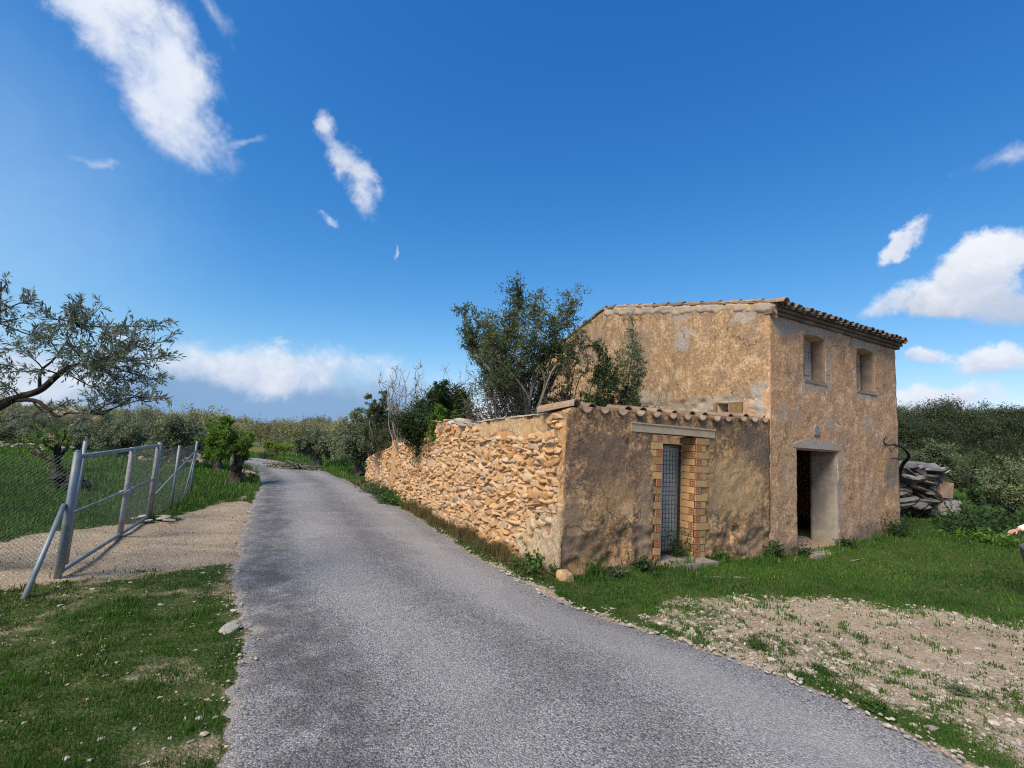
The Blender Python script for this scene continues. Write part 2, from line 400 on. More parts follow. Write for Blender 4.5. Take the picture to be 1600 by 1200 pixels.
def scatter_gravel():
    b = MB(); v, f = ICO[1]
    N = 80000
    x = rng.uniform(-9, 9, N); y = rng.uniform(1.6, 11, N)
    a = x / y; keep = (np.abs(a) < 1.35)
    d = dirt(x, y); rd = road_d(x, y)
    left = (x < 0) * (.04 + .20 * fbm(x * 1.2, y * 1.2, s=78)) * sstep(9, 5, y) * (sdist(DIRT_A, x, y) < 0) + (sdist(DIRT_A, x, y) > 0) * .06
    right = (x > 0) * sstep(.2, .5, d) * (1.5 - 1.25 * sstep(-.1, .2, sdist(SAND, x, y))) * (.25 + fbm(x * 1.4, y * 1.4, s=77))
    edge = sstep(-.35, -.1, rd) * .4
    pr = np.maximum(np.maximum(left, right), edge) * (rd < .12) * (rd > -8)
    keep &= rng.random(N) < pr * .8
    keep &= ~in_poly(HOUSE_FOOT, x, y)
    x, y = x[keep], y[keep]; z = tz(x, y); z = np.where(road_d(x, y) > -.05, tz0(x, y) + .015, z); n = len(x)
    sz = np.exp(rng.normal(-4.6, .48, n)) * np.where(rng.random(n) < .015, 1.7, 1); sz = np.clip(sz * np.where(x < 0, .8, 1), .004, .034)
    for i in range(n):
        g = rng; rot = unit(g.normal(size=3)); an = g.uniform(0, 6.28)
        p = v * (1 + g.uniform(-.28, .28, (len(v), 1))) * (sz[i] * np.array([1.25, .95, .55]) * g.uniform(.75, 1.25, 3))
        c, s = math.cos(an), math.sin(an); p = np.stack([p[:, 0] * c - p[:, 1] * s, p[:, 0] * s + p[:, 1] * c, p[:, 2]], -1)
        b.add(p + (x[i], y[i], z[i] + sz[i] * .18), f, rng.uniform(.15, .85))
    tag(b.build('gravel', STONE_PALE), kind='stuff')
scatter_gravel()

GRASS = mat_leaf('grass_blades', (.018, .070, .010), (.088, .200, .025), (.09, .14, .03), .3, .55, straw=True)
DRYGRASS = mat_leaf('dry_stems', (.045, .058, .016), (.19, .125, .055), (.14, .10, .05), .2, .8)
def blades(x, y, z, h, w, tone, b, lean=.45):
    n = len(x); an = rng.uniform(0, 6.283, n); base = np.stack([x, y, z - .004], -1)
    sd = np.stack([np.cos(an), np.sin(an), np.zeros(n)], -1) * (w * .5)[:, None]
    la = rng.uniform(0, 6.283, n); lk = rng.uniform(.05, 1, n) * lean * h
    ld = np.stack([np.cos(la) * lk, np.sin(la) * lk, np.zeros(n)], -1)
    up = np.zeros((n, 3)); up[:, 2] = h
    m = base + up * .6 + ld * .35
    v = np.stack([base - sd, base + sd, m + sd * .8, m - sd * .8, base + up * .97 + ld], 1)
    i = np.arange(n)[:, None] * 5
    b.add(v.reshape(-1, 3), [i + np.array([0, 1, 2, 3]), i + np.array([3, 2, 4])], np.repeat(tone, 5))
def scatter_grass():
    b = MB()
    for (r0, r1, dens, wd) in ((1.5, 4, 13000, .0042), (4, 6.5, 7000, .006), (6.5, 10, 2600, .009), (10, 16, 850, .016), (16, 26, 260, .03), (26, 44, 60, .06)):
        n = int(dens * (r1 * r1 - r0 * r0) * .98)
        r = np.sqrt(rng.uniform(r0 * r0, r1 * r1, n)); th = rng.uniform(R(-53), R(53), n)
        x, y = r * np.sin(th), r * np.cos(th)
        d = dirt(x, y); ok = (road_d(x, y) < -.015) & ~in_poly(HOUSE_FOOT, x, y)
        d = d + (fbm(x * 15, y * 15, s=62, o=2) - .55) * 1.7 * (x > .8)
        pr = sstep(.55, .12, d + (rng.random(n) - .5) * .25 + (fbm(x * 7, y * 7, s=61, o=3) - .5) * 1.5)
        ok &= rng.random(n) < pr + .012
        x, y, d = x[ok], y[ok], d[ok]; n = len(x); z = tz(x, y)
        t, s = w2loc(x, y)
        clump = fbm(x * 3.2, y * 3.2, s=66)
        h = .012 + .028 * clump + .0 * x
        lawn = sstep(1.0, 2.2, x) * sstep(4.5, 6.5, y)
        h = h + lawn * (.004 + .020 * clump)
        field = sstep(-6.2, -7.4, x) * sstep(7.0, 9, y) 
        h = h + field * (.03 + .11 * clump)
        h = h + sstep(12, 22, y) * .035 + sstep(.6, .05, np.abs(s + .12)) * (t > 0) * (t < 10) * .09 * clump
        h = h * rng.uniform(.45, 1.35, n)
        tone = np.clip(.34 + 1.5 * (fbm(x * 1.1, y * 1.1, s=71) - .5) - .10 * sstep(-.5, -1.5, x) * sstep(7, 5, y) + rng.normal(0, .22, n) + lawn * .12 + sstep(10, 18, y) * .42 + field * .16, 0, 1)
        tall = (fbm(x * 5, y * 5, s=88, o=2) > .66) & (rng.random(n) < .5); h = np.where(tall, h * 2.0 + .01, h)
        dead = rng.random(n) < .012 + .07 * (fbm(x * 1.7, y * 1.7, s=89) > .55) * (x < 0) * (y < 8); tone = np.where(dead, 1.3, tone)
        blades(x, y, z, h, np.full(n, wd) * rng.uniform(.7, 1.5, n), tone, b)
    tag(b.build('grass', GRASS), kind='stuff')
scatter_grass()
def dry_strip():
    b = MB(); n = 17000
    s = rng.uniform(.15, 7.2, n); t = -.13 - np.abs(rng.normal(0, .17, n)); 
    P = C0 + E1 * t[:, None] + E2 * s[:, None]; x, y = P[:, 0], P[:, 1]
    k = (road_d(x, y) < .0) & (rng.random(n) < sstep(7.2, 5.5, s) * (1.7 * fbm(x * 2.5, y * 2.5, s=12) - .25))
    x, y, s = x[k], y[k], s[k]; n = len(x); z = tz(x, y)
    h = (.02 + .46 * np.clip(fbm(x * 3.5, y * 3.5, s=15) - .18, 0, 1)) * rng.uniform(.35, 1.25, n) * sstep(-.2, .6, s)
    blades(x, y, z, h, np.full(n, .007) * rng.uniform(.6, 1.4, n), np.clip(.45 + 1.8 * (fbm(x * 3, y * 3, s=17) - .5) + rng.normal(0, .2, n), 0, 1), b, .8)
    tag(b.build('dry_grass', DRYGRASS), kind='stuff')
dry_strip()

# ------------------------------------------------------------------ walls
OCH = (.40, .25, .13)
PL_SHOP = mat_plaster('courtyard_render', (.49, .285, .145), (.64, .375, .15), (.16, .108, .075), (.64, .45, .26),
    patches=[(.18, .45, .26, .7, (.34, .245, .16), .75), (1.58, .8, .13, .9, (.35, .26, .175), .7), (.85, 1.55, .55, .5, (.22, .155, .11), .65), (4.35, 2.0, .4, .4, (.20, .145, .11), .7), (3.8, 1.25, .75, .6, (.62, .41, .20), .75), (1.0, 1.05, .4, .3, (.60, .38, .19), .5), (3.25, .95, .10, .55, (.36, .27, .185), .5), (.75, .25, .5, .3, (.40, .24, .13), .6), (4.5, .25, .6, .4, (.36, .25, .16), .5)],
    dark_amt=.85, streak_top=(1.5, 2.4, .6))
PL_FRONT = mat_plaster('house_front_render', (.58, .35, .205), (.62, .36, .175), (.27, .18, .125), (.70, .51, .36),
    patches=[(5.25, 2.75, .16, .2, (.44, .37, .30), .6), (5.75, 2.75, .1, .12, (.44, .37, .30), .5), (6.9, 2.72, .2, .2, (.44, .38, .31), .6), (8.4, 2.75, .22, .2, (.46, .38, .30), .5), (5.3, 4.55, .35, .25, (.42, .38, .33), .7), (6.3, 4.62, .7, .14, (.42, .39, .35), .7), (8.3, 4.6, .7, .12, (.42, .39, .35), .6), (6.35, 3.4, .55, .1, (.42, .39, .35), .7), (8.4, 3.4, .5, .09, (.42, .39, .35), .7), (7.25, 1.3, .1, 1.1, (.40, .36, .31), .6), (9.5, 1.7, .35, .5, (.31, .25, .20), .6), (8.3, .25, .6, .28, (.19, .15, .12), .7), (6.9, 3.9, .12, .7, (.45, .38, .30), .5), (5.4, 1.6, .2, .6, (.45, .33, .19), .5)],
    dark_amt=.45, low=(.05, .5, (.22, .17, .125), .6), streak_top=(4.0, 4.75, .45))
PL_GABLE = mat_plaster('gable_render', (.47, .30, .15), (.53, .35, .19), (.20, .14, .09), (.55, .42, .28),
    patches=[(2.2, 4.55, .25, .3, (.42, .39, .35), .7), (2.3, 5.1, .3, .2, (.40, .35, .30), .7), (.4, 4.6, .14, .5, (.27, .20, .14), .55), (1.5, 5.0, .18, .45, (.32, .22, .15), .5), (3.7, 4.4, .45, .7, (.27, .20, .15), .6), (5.9, 4.9, .9, .5, (.30, .21, .15), .65), (1.0, 2.75, 2.3, .36, (.47, .40, .30), .95), (3.4, 2.9, .9, .45, (.42, .35, .27), .8), (.15, 2.95, .3, .35, (.45, .41, .35), .9), (.6, 4.75, .3, .14, (.5, .46, .40), .6)],
    axes=(1, 2), dark_amt=.5, streak_top=(4.2, 5.5, .75))
PL_PLAIN = mat_plaster('plain_render', (.36, .25, .155), (.40, .28, .17), (.16, .11, .08), (.45, .36, .26), dark_amt=.4)
PL_IN = mat_noise('limewashed_interior', (.55, .56, .58), (.40, .40, .40), 4, c3=(.30, .29, .28))
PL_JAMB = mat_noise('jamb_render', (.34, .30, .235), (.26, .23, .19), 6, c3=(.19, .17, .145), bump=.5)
JAMB_SHADE = mat_noise('window_jamb_shade', (.30, .225, .16), (.21, .16, .12), 7, c3=(.16, .13, .105), bump=.6)  # shade of the window reveals painted in, darker than the wall render
SILL = mat_noise('worn_sill', (.34, .275, .21), (.25, .20, .155), 8, c3=(.29, .22, .16), bump=.6)
CEMENT = mat_noise('old_cement', (.38, .36, .33), (.29, .27, .25), 9, c3=(.22, .205, .19), bump=.5)
def mat_rubble(name):
    m, n = newmat(name); p = n.coord(); t = n.attr('tone')
    w = n.noise(p, 30, 5, .65); w2 = n.noise(p, 7, 4, .6, off=(2, 5, 1))
    k = n.math('FRACT', n.math('MULTIPLY', t, 7.31))
    col = n.mix(n.ramp(t, .2, .75), (.39, .225, .105), (.57, .375, .195))
    col = n.mix(n.math('MULTIPLY', n.ramp(k, .62, .85), .75), col, (.57, .43, .28))
    col = n.mix(n.math('MULTIPLY', n.ramp(k, .22, .1), .7), col, (.40, .345, .27))
    col = n.mix(n.math('MULTIPLY', n.ramp(w2, .46, .66), .6), col, (.52, .29, .115))
    col = n.mix(n.math('MULTIPLY', n.ramp(w, .5, .7), .5), col, (.33, .225, .13))
    n.out(n.principled(col, .95, n.bump(n.noise(p, 90, 4, .7), .6, .006), spec=.1)); return m
STONE = mat_rubble('ochre_rubble')
MORTAR = mat_noise('earth_mortar', (.52, .30, .125), (.38, .21, .085), 14, c3=(.44, .33, .20), bump=.8, bd=.02)
RENDER_W = mat_plaster('road_wall_render', (.50, .34, .18), (.54, .38, .21), (.30, .2, .12), (.57, .45, .30), dark_amt=.25, axes=(1, 2))
GREYR = mat_plaster('grey_wall_render', (.46, .36, .24), (.52, .38, .21), (.26, .2, .14), (.54, .48, .38), dark_amt=.35, axes=(1, 2))
TILE = mat_noise('fired_clay_tile', (.27, .185, .115), (.18, .13, .09), 12, c3=(.24, .20, .145), bump=.5, tone=True)
TILE_DK = mat_noise('dark_clay_tile', (.16, .12, .10), (.10, .085, .075), 12, c3=(.17, .16, .13), bump=.5, tone=True)  # darker clay for the roof and eave tiles
LIME = mat_noise('lime_bedding', (.52, .48, .42), (.36, .32, .265), 16, bump=.5)
BRICK = mat_noise('hollow_brick', (.46, .30, .125), (.37, .22, .09), 11, c3=(.40, .24, .12), bump=.25, tone=True)
BRICK_RED = mat_noise('brick_core', (.42, .20, .11), (.32, .14, .075), 20, bump=.3)
HOLE = mat_noise('brick_hollow', (.07, .03, .02), (.05, .025, .02), 10)
WOOD = mat_noise('grey_weathered_wood', (.44, .42, .40), (.32, .30, .285), 9, c3=(.50, .48, .45), bump=.5)
DARKWOOD = mat_noise('stained_wood', (.13, .07, .05), (.09, .05, .04), 10, bump=.4)
IRON = mat_noise('dark_iron', (.05, .055, .06), (.03, .03, .035), 20, rough=.6)
GALV = mat_noise('galvanised_steel', (.24, .29, .31), (.17, .21, .23), 9, rough=.55, c3=(.30, .32, .32), metal=.35, bump=.15)
SLAB = mat_noise('worn_slab', (.30, .26, .205), (.22, .19, .15), 8, c3=(.26, .22, .16), bump=.6)
GALV_W = mat_noise('weathered_steel', (.33, .31, .28), (.20, .21, .21), 14, rough=.7, c3=(.30, .35, .40), metal=.2, bump=.3)
SHEET = mat_noise('pale_sheet', (.56, .58, .54), (.44, .47, .46), 5, rough=.6, c3=(.52, .60, .42))

def lines(lo, hi, step, extra):
    n = max(2, int(round((hi - lo) / step)) + 1)
    a = list(np.linspace(lo, hi, n))
    for e in extra:
        if lo < e < hi:
            a = [q for q in a if abs(q - e) > step * .35 or q in (lo, hi)] + [e]
    return np.array(sorted(a))
def sheet(b, org, U, V, N, u0, u1, v0, top, res, thick, openings=(), amp=.012, seed=1, tone=None, rough=1.0, extra_disp=None, bottom=None, edge_soft=.04):
    """wall skin: grid with openings [u0,u1,v0,v1,arch], displaced, with reveals turned inward by thick"""
    b.sm = True
    org, U, V, N = [np.asarray(q, float) for q in (org, U, V, N)]
    vt = max(top(q) for q in np.linspace(u0, u1, 60))
    us = lines(u0, u1, res, [e for o in openings for e in o[:2]]); vs = lines(v0, vt, res, [e for o in openings for e in o[2:4]])
    UU, VV = np.meshgrid(us, vs); T = np.array([top(q) for q in us]); 
    clampd = VV >= T[None] - 1e-6; VV = np.minimum(VV, T[None])
    VA = VV.copy()
    for o in openings:
        if len(o) > 4 and o[4]:
            k = (UU >= o[0]) & (UU <= o[1]); c = (o[0] + o[1]) / 2; hw = (o[1] - o[0]) / 2
            VA += np.where(k & (VV >= o[3] - 1e-6), o[4] * (1 - ((UU - c) / hw) ** 2) * np.clip(1 - (VV - o[3]) / .25, 0, 1), 0)
    X, Y = UU, VV
    d = amp * ((fbm(X * 1.1, Y * 1.1, s=seed) - .5) * 3.2 + rough * (fbm(X * 6, Y * 6, s=seed + 5, o=3) - .5) * 2.0 + rough * (fbm(X * 18, Y * 18, s=seed + 11, o=2) - .5) * 1.0)
    if extra_disp is not None: d = d + extra_disp(X, Y)
    Pw = org + UU[..., None] * U + VA[..., None] * V + d[..., None] * N
    nu = len(us); i = np.arange(len(vs) - 1)[:, None] * nu + np.arange(nu - 1)[None]
    q = np.stack([i, i + 1, i + nu + 1, i + nu], -1)
    uc = (us[:-1] + us[1:])[None] / 2; vc = (vs[:-1] + vs[1:])[:, None] / 2
    keep = ~(clampd[:-1, :-1] & clampd[:-1, 1:])
    for o in openings: keep &= ~((uc > o[0]) & (uc < o[1]) & (vc > o[2]) & (vc < o[3]))
    q = q[keep].reshape(-1, 4); P = Pw.reshape(-1, 3)
    flip = np.dot(np.cross(U, V), N) < 0
    e = np.concatenate([q[:, [0, 1]], q[:, [1, 2]], q[:, [2, 3]], q[:, [3, 0]]])
    key = np.sort(e, 1); code = key[:, 0] * len(P) + key[:, 1]
    _, inv, cnt = np.unique(code, return_inverse=True, return_counts=True)
    be = e[cnt[inv] == 1]
    n = len(P); P2 = P - N * thick - d.reshape(-1, 1) * N
    r = np.stack([be[:, 1], be[:, 0], be[:, 0] + n, be[:, 1] + n], -1)
    qq = np.concatenate([q, r])
    used = np.unique(qq); mp = np.zeros(2 * n, int); mp[used] = np.arange(len(used))
    qq = mp[qq]
    if flip: qq = qq[:, ::-1]
    b.add(np.concatenate([P, P2])[used], qq, tone)
def halftube(b, a, c, r0, r1, up, th=.014, k=9, tone=.5, concave=False, sweep=math.pi):
    """barrel tile from a to c, arch towards up"""
    a, c, up = [np.asarray(q, float) for q in (a, c, up)]
    ax = unit(c - a); sd = unit(np.cross(ax, up)); up = unit(np.cross(sd, ax))
    if concave: up = -up
    an = np.linspace((math.pi - sweep) / 2, (math.pi + sweep) / 2, k)
    vs = []
    for P, r in ((a, r0), (c, r1)):
        for rr in (r, r - th):
            vs.append(P + rr * (np.cos(an)[:, None] * sd + np.sin(an)[:, None] * up))
    v = np.concatenate(vs); j = np.arange(k - 1); f = []
    f.append(np.stack([j, j + 1, 2 * k + j + 1, 2 * k + j], -1)); f.append(np.stack([k + j + 1, k + j, 3 * k + j, 3 * k + j + 1], -1))
    f.append(np.stack([j + 1, j, k + j, k + j + 1], -1)); f.append(np.stack([2 * k + j, 2 * k + j + 1, 3 * k + j + 1, 3 * k + j], -1))
    f.append(np.array([[0, 2 * k, 3 * k, k], [k - 1, 2 * k - 1, 4 * k - 1, 3 * k - 1]]))
    b.add(v, np.concatenate(f), tone)

# ------------------------------------------------------------------ farmhouse
XH = 4.80
house = empty('farmhouse', loc2w(XH, 0), AZ, 'two storey ochre rendered farmhouse with tiled roof and empty doorway beside the courtyard wall', 'house')
def hpart(b, name, mat, parent=house, smooth=False):
    o = b.build(name, mat, parent, smooth)
    if parent is house: o.location = (-XH, 0, 0)
    return o
ZX, ZY, ZZ = np.eye(3)
def roof_z(s): return np.where(np.asarray(s) < 5.16, 4.88 + .194 * np.asarray(s), 5.881 - .33 * (np.asarray(s) - 5.16))
DOOR = [5.68, 7.12, .10, 2.07]; WINS = [[5.98, 6.74, 3.50, 4.44, .06], [8.04, 8.79, 3.50, 4.44, .06]]
b = MB(); sheet(b, (0, 0, 0), ZX, ZZ, -ZY, XH, 9.83, -.12, lambda u: 4.75, .045, .56, [DOOR] + WINS, .011, 3); hpart(b, 'wall', PL_FRONT)
def gab_disp(s, z):
    rag = 3.04 + .28 * (fbm(s * 1.6, s * 0 + 3, s=8) - .5) + .2 * sstep(.5, 0, s)
    low = sstep(rag + .02, rag - .02, z)
    return -low * .028 + low * (fbm(s * 5, z * 7, s=19, o=2) - .5) * .11
b = MB(); sheet(b, (XH - .012, 0, 0), ZY, ZZ, -ZX, .03, 8.7, 0, lambda s: float(roof_z(s)) - .03, .045, .5, [[6.78, 7.25, 3.8, 4.62], [.93, 1.19, 2.70, 2.93]], .012, 23, extra_disp=gab_disp); hpart(b, 'wall', PL_GABLE)
b = MB(); sheet(b, (9.83, 0, 0), ZY, ZZ, ZX, .02, 8.7, -.1, lambda s: float(roof_z(s)) - .05, .2, .5, [], .012, 33); hpart(b, 'wall', PL_PLAIN)
b = MB(); sheet(b, (0, 8.7, 0), ZX, ZZ, ZY, XH, 9.83, -.1, lambda u: 4.62, .2, .5, [], .012, 34); hpart(b, 'wall', PL_PLAIN)
# interior seen through the openings
b = MB(); b.box((XH + .5, .3, .02), (9.4, 8.3, .09)); b.box((XH + .5, .4, 2.55), (9.4, 8.3, 2.72)); hpart(b, 'floor', CEMENT)
b = MB(); b.box((XH + .5, 3.1, .09), (9.4, 3.25, 2.55)); hpart(b, 'partition', PL_IN)
# doorway
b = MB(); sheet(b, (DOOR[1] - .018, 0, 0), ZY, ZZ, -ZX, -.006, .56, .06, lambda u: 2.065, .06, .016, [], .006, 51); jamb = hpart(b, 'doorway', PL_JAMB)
b = MB(); 
pts = [(5.55, 2.08), (5.53, 2.14), (5.75, 2.21), (6.0, 2.265), (6.2, 2.275), (6.5, 2.255), (6.9, 2.25), (7.15, 2.20), (7.27, 2.10), (7.24, 2.08)]
vv = [(x, -.014, z) for x, z in pts]; n = len(vv)
b.add(vv + [(x, .2, z) for x, _, z in vv], [np.arange(n)[None], np.array([[i, i + n, (i + 1) % n + n, (i + 1) % n] for i in range(n)])])
hpart(b, 'lintel', mat_noise('lintel_cement', (.40, .35, .29), (.31, .265, .215), 8, c3=(.36, .28, .20), bump=.6))
b = MB(); b.box((DOOR[0] - .02, -.02, 2.035), (DOOR[1], .5, 2.071)); hpart(b, 'lintel_board', DARKWOOD)
b = MB(); b.box((DOOR[0] - .1, -.42, -.08), (DOOR[1] + .2, .6, .075), jit=.02); b.box((DOOR[0] + .3, -.85, -.1), (DOOR[1] + .1, -.5, .05), jit=.06); hpart(b, 'threshold', SLAB)
# arched tile plaque above the door
b = MB(); an = np.linspace(0, math.pi, 12); pr = [(6.36 + .085 * math.cos(a), 2.49 + .085 * math.sin(a)) for a in an] + [(6.275, 2.37), (6.445, 2.37)]
n = len(pr); b.add([(x, -.03, z) for x, z in pr] + [(x, .03, z) for x, z in pr], [np.arange(n)[None], np.array([[i, i + n, (i + 1) % n + n, (i + 1) % n] for i in range(n)])])
hpart(b, 'plaque', mat_noise('glazed_plaque', (.24, .23, .25), (.17, .17, .21), 22, rough=.6, c3=(.32, .28, .24)))
for i, w in enumerate(WINS):
    b = MB(); y0 = .29
    b.box((w[0] - .05, y0 + .015, w[2] - .02), (w[0] + .035, y0 + .075, w[3] + .1)); b.box((w[1] - .05, y0 + .015, w[2] - .02), (w[1] + .05, y0 + .075, w[3] + .1)); b.box((w[0] + .036, y0 + .016, w[3] - .06), (w[1] - .051, y0 + .07, w[3] + .1)); b.box((w[0] + .036, y0 + .016, w[2] - .02), (w[1] - .051, y0 + .07, w[2] + .03))
    win = hpart(b, 'window', WOOD)
    b = MB(); x = w[0] + .12
    while x < w[1] - .06:
        b.box((x, y0 + .03 + random.uniform(0, .008), w[2] + .035), (min(x + .115, w[1] - .06), y0 + .055, w[3] - .065)); x += .119
    for zz in (.2, .72): b.box((w[0] + .125, y0 + .012, w[2] + zz), (w[1] - .07, y0 + .029, w[2] + zz + .07))
    b.build('shutter', WOOD, win)
    b = MB(); sheet(b, (w[1] - .016, 0, 0), ZY, ZZ, -ZX, .004, .285, w[2] + .004, lambda u: w[3] + .01, .05, .014, [], .006, 90 + i); b.build('jamb_shade', JAMB_SHADE, win)  # thin added sheet carrying the painted shade of the right reveal
    b = MB(); b.box((w[0] - .04, -.022, w[2] - .05), (w[1] + .05, .3, w[2] + .004), jit=.012); b.build('sill', SILL, win)
b = MB(); b.box((XH + .15, 6.8, 3.8), (XH + .2, 7.23, 4.6)); hpart(b, 'shutter', DARKWOOD)
b = MB(); b.box((XH - .03, 1.21, 2.67), (XH + .12, 1.28, 2.95), jit=.006); b.box((XH - .035, .93, 2.63), (XH + .12, 1.20, 2.69), jit=.006); b.box((XH - .02, .60, 2.62), (XH + .1, .90, 2.95), jit=.01); hpart(b, 'vent_surround', BRICK)
# cornice
b = MB(); xs = np.linspace(XH - .02, 9.93, 22)
for i in range(21):
    j = random.uniform(-.006, .006)
    b.box((xs[i] + .002, -.06 + j, 4.70 + j), (xs[i + 1] - .002, .1, 4.765)); b.box((xs[i] + .002, -.12 + j, 4.768), (xs[i + 1] - .002, .1, 4.835 + j))
hpart(b, 'cornice', mat_noise('cornice_render', (.17, .13, .10), (.12, .095, .08), 10, c3=(.24, .19, .15), bump=.5))
# roof
b = MB(); pt = .218; ts = np.arange(XH - .04, 9.98, pt / 10)
ss = []
for k in range(26): ss += [-.19 + k * .345, -.19 + (k + 1) * .345 - .004]
ss = np.array(ss); T, S = np.meshgrid(ts, ss); fr = ((T - XH) / pt) % 1
prof = np.where(np.abs(fr - .5) < .33, .072 * np.sqrt(np.clip(1 - ((fr - .5) / .33) ** 2, 0, 1)), -.035 * np.sqrt(np.clip(1 - ((np.minimum(fr, 1 - fr)) / .17) ** 2, 0, 1)))
rw = ((S + .19) / .345) % 1
idc = np.floor((T - XH) / pt).astype(int); idr = np.floor((S + .191) / .345).astype(int)
Z = roof_z(S) + .04 + prof + .022 * (1 - rw) + (_h(idc, idr, idc * 0, 5) - .5) * .02
nt = len(ts); i = np.arange(len(ss) - 1)[:, None] * nt + np.arange(nt - 1)[None]
b.add(np.stack([T, S, Z], -1).reshape(-1, 3), np.stack([i, i + 1, i + nt + 1, i + nt], -1).reshape(-1, 4), np.clip(_h(idc, idr, idc * 0, 8).ravel(), 0, 1))
b.box((XH + .03, -.17, 4.84), (9.9, .0, 4.862))
roof = hpart(b, 'roof', TILE_DK)
b = MB()
for k in range(23):
    x = XH + pt * (k + .5) + random.uniform(-.012, .012); s0 = -.25 + random.uniform(-.03, .02)
    halftube(b, (x, s0, 4.855 + random.uniform(-.01, .012)), (x + random.uniform(-.01, .01), s0 + .42, 4.945), .080, .07, ZZ, tone=random.uniform(.1, .8))
    halftube(b, (x + pt / 2, s0 + .03, 4.905), (x + pt / 2, s0 + .42, 4.99), .098, .09, ZZ, tone=random.uniform(.1, .8), concave=True)
b.build('eave_tiles', TILE_DK, roof)
b = MB(); ns = 11; s = np.linspace(-.33, 5.22, ns + 1)
for k in range(ns):
    halftube(b, (XH + .05 + random.uniform(-.012, .012), s[k], float(roof_z(s[k])) + .055), (XH + .05, s[k + 1] + .07, float(roof_z(s[k + 1] + .05)) + .035), .098, .085, ZZ, .016, tone=random.uniform(.2, .95))
s = np.linspace(8.75, 5.16, 9)
for k in range(8):
    halftube(b, (XH + .05 + random.uniform(-.012, .012), s[k], float(roof_z(s[k])) + .055), (XH + .05, s[k + 1] - .07, float(roof_z(s[k + 1])) + .04), .096, .085, ZZ, .016, tone=random.uniform(.2, .9))
b.build('verge_tiles', TILE, roof)
b = MB(); U = unit((0, 5.16, 1.0)); sheet(b, (XH - .03, -.12, 4.88 - .27), U, ZZ, -ZX, 0, 5.35, 0, lambda u: .285, .04, .1, [], .016, 71, rough=2.0, extra_disp=lambda u, z: -.09 * sstep(.13, .03, z + .22 * (fbm(u * 3.5, z * 3, s=6) - .5)))
b.build('verge_mortar', mat_noise('verge_bedding', (.42, .35, .27), (.31, .25, .19), 7, c3=(.46, .33, .19), bump=.8), roof)

# ------------------------------------------------------------------ courtyard front wall with bricked doorway
court = empty('courtyard_wall', loc2w(0, 0), AZ, 'mottled brown front wall with hollow brick doorway and a row of broken tiles on top', 'wall')
TOPC = lambda t: 2.33 + .036 * t + .085 * (.5 + .5 * math.cos(2 * math.pi * (t - .13) / .36)) + .03 * (float(vnoise(t * 2, 3)) - .5)
def court_disp(t, z):
    hole = 0
    for (a, c, r, dp) in ((.85, .22, .22, .06), (3.75, .55, .2, .07), (4.3, .35, .2, .05), (1.25, .5, .15, .04), (2.0, .6, .1, .0), (.3, .15, .2, .05), (3.9, .48, .08, .09), (.95, .2, .07, .09), (1.23, 1.95, .06, .07)):
        hole = hole - dp * np.exp(-((t - a) ** 2 + (z - c) ** 2) / r ** 2)
    rub = sstep(.9, .3, z + (fbm(t * 1.5, z * 1.5, s=3) - .5) * .8)
    return hole + rub * (fbm(t * 6, z * 8, s=14, o=2) - .5) * .10
b = MB(); sheet(b, (0, 0, 0), ZX, ZZ, -ZY, -.004, XH - .005, -.15, TOPC, .04, .4, [[1.80, 2.97, -.15, 2.13]], .014, 13, extra_disp=court_disp); b.build('wall', PL_SHOP, court)
def hollow_end(br, bh, o, u, n, w, h):
    """perforated end of a hollow brick: red web of bars in front of dark cells"""
    o, u, n = [np.asarray(q, float) for q in (o, u, n)]
    def bx(a0, a1, z0, z1, d0, d1, m):
        q = [o + u * a + ZZ * z + n * d for a in (a0, a1) for z in (z0, z1) for d in (d0, d1)]; m.box(np.min(q, 0), np.max(q, 0))
    bx(0, w, 0, h, -.05, -.02, bh)
    t = .016; cw = (w - 4 * t) / 3; chh = (h - 3 * t) / 2
    for i in range(4): bx(i * (cw + t), i * (cw + t) + t, 0, h, -.02, 0, br)
    for j in range(3):
        for i in range(3): bx(i * (cw + t) + t, i * (cw + t) + t + cw, j * (chh + t), j * (chh + t) + t, -.02, -.001, br)
CH = .1205
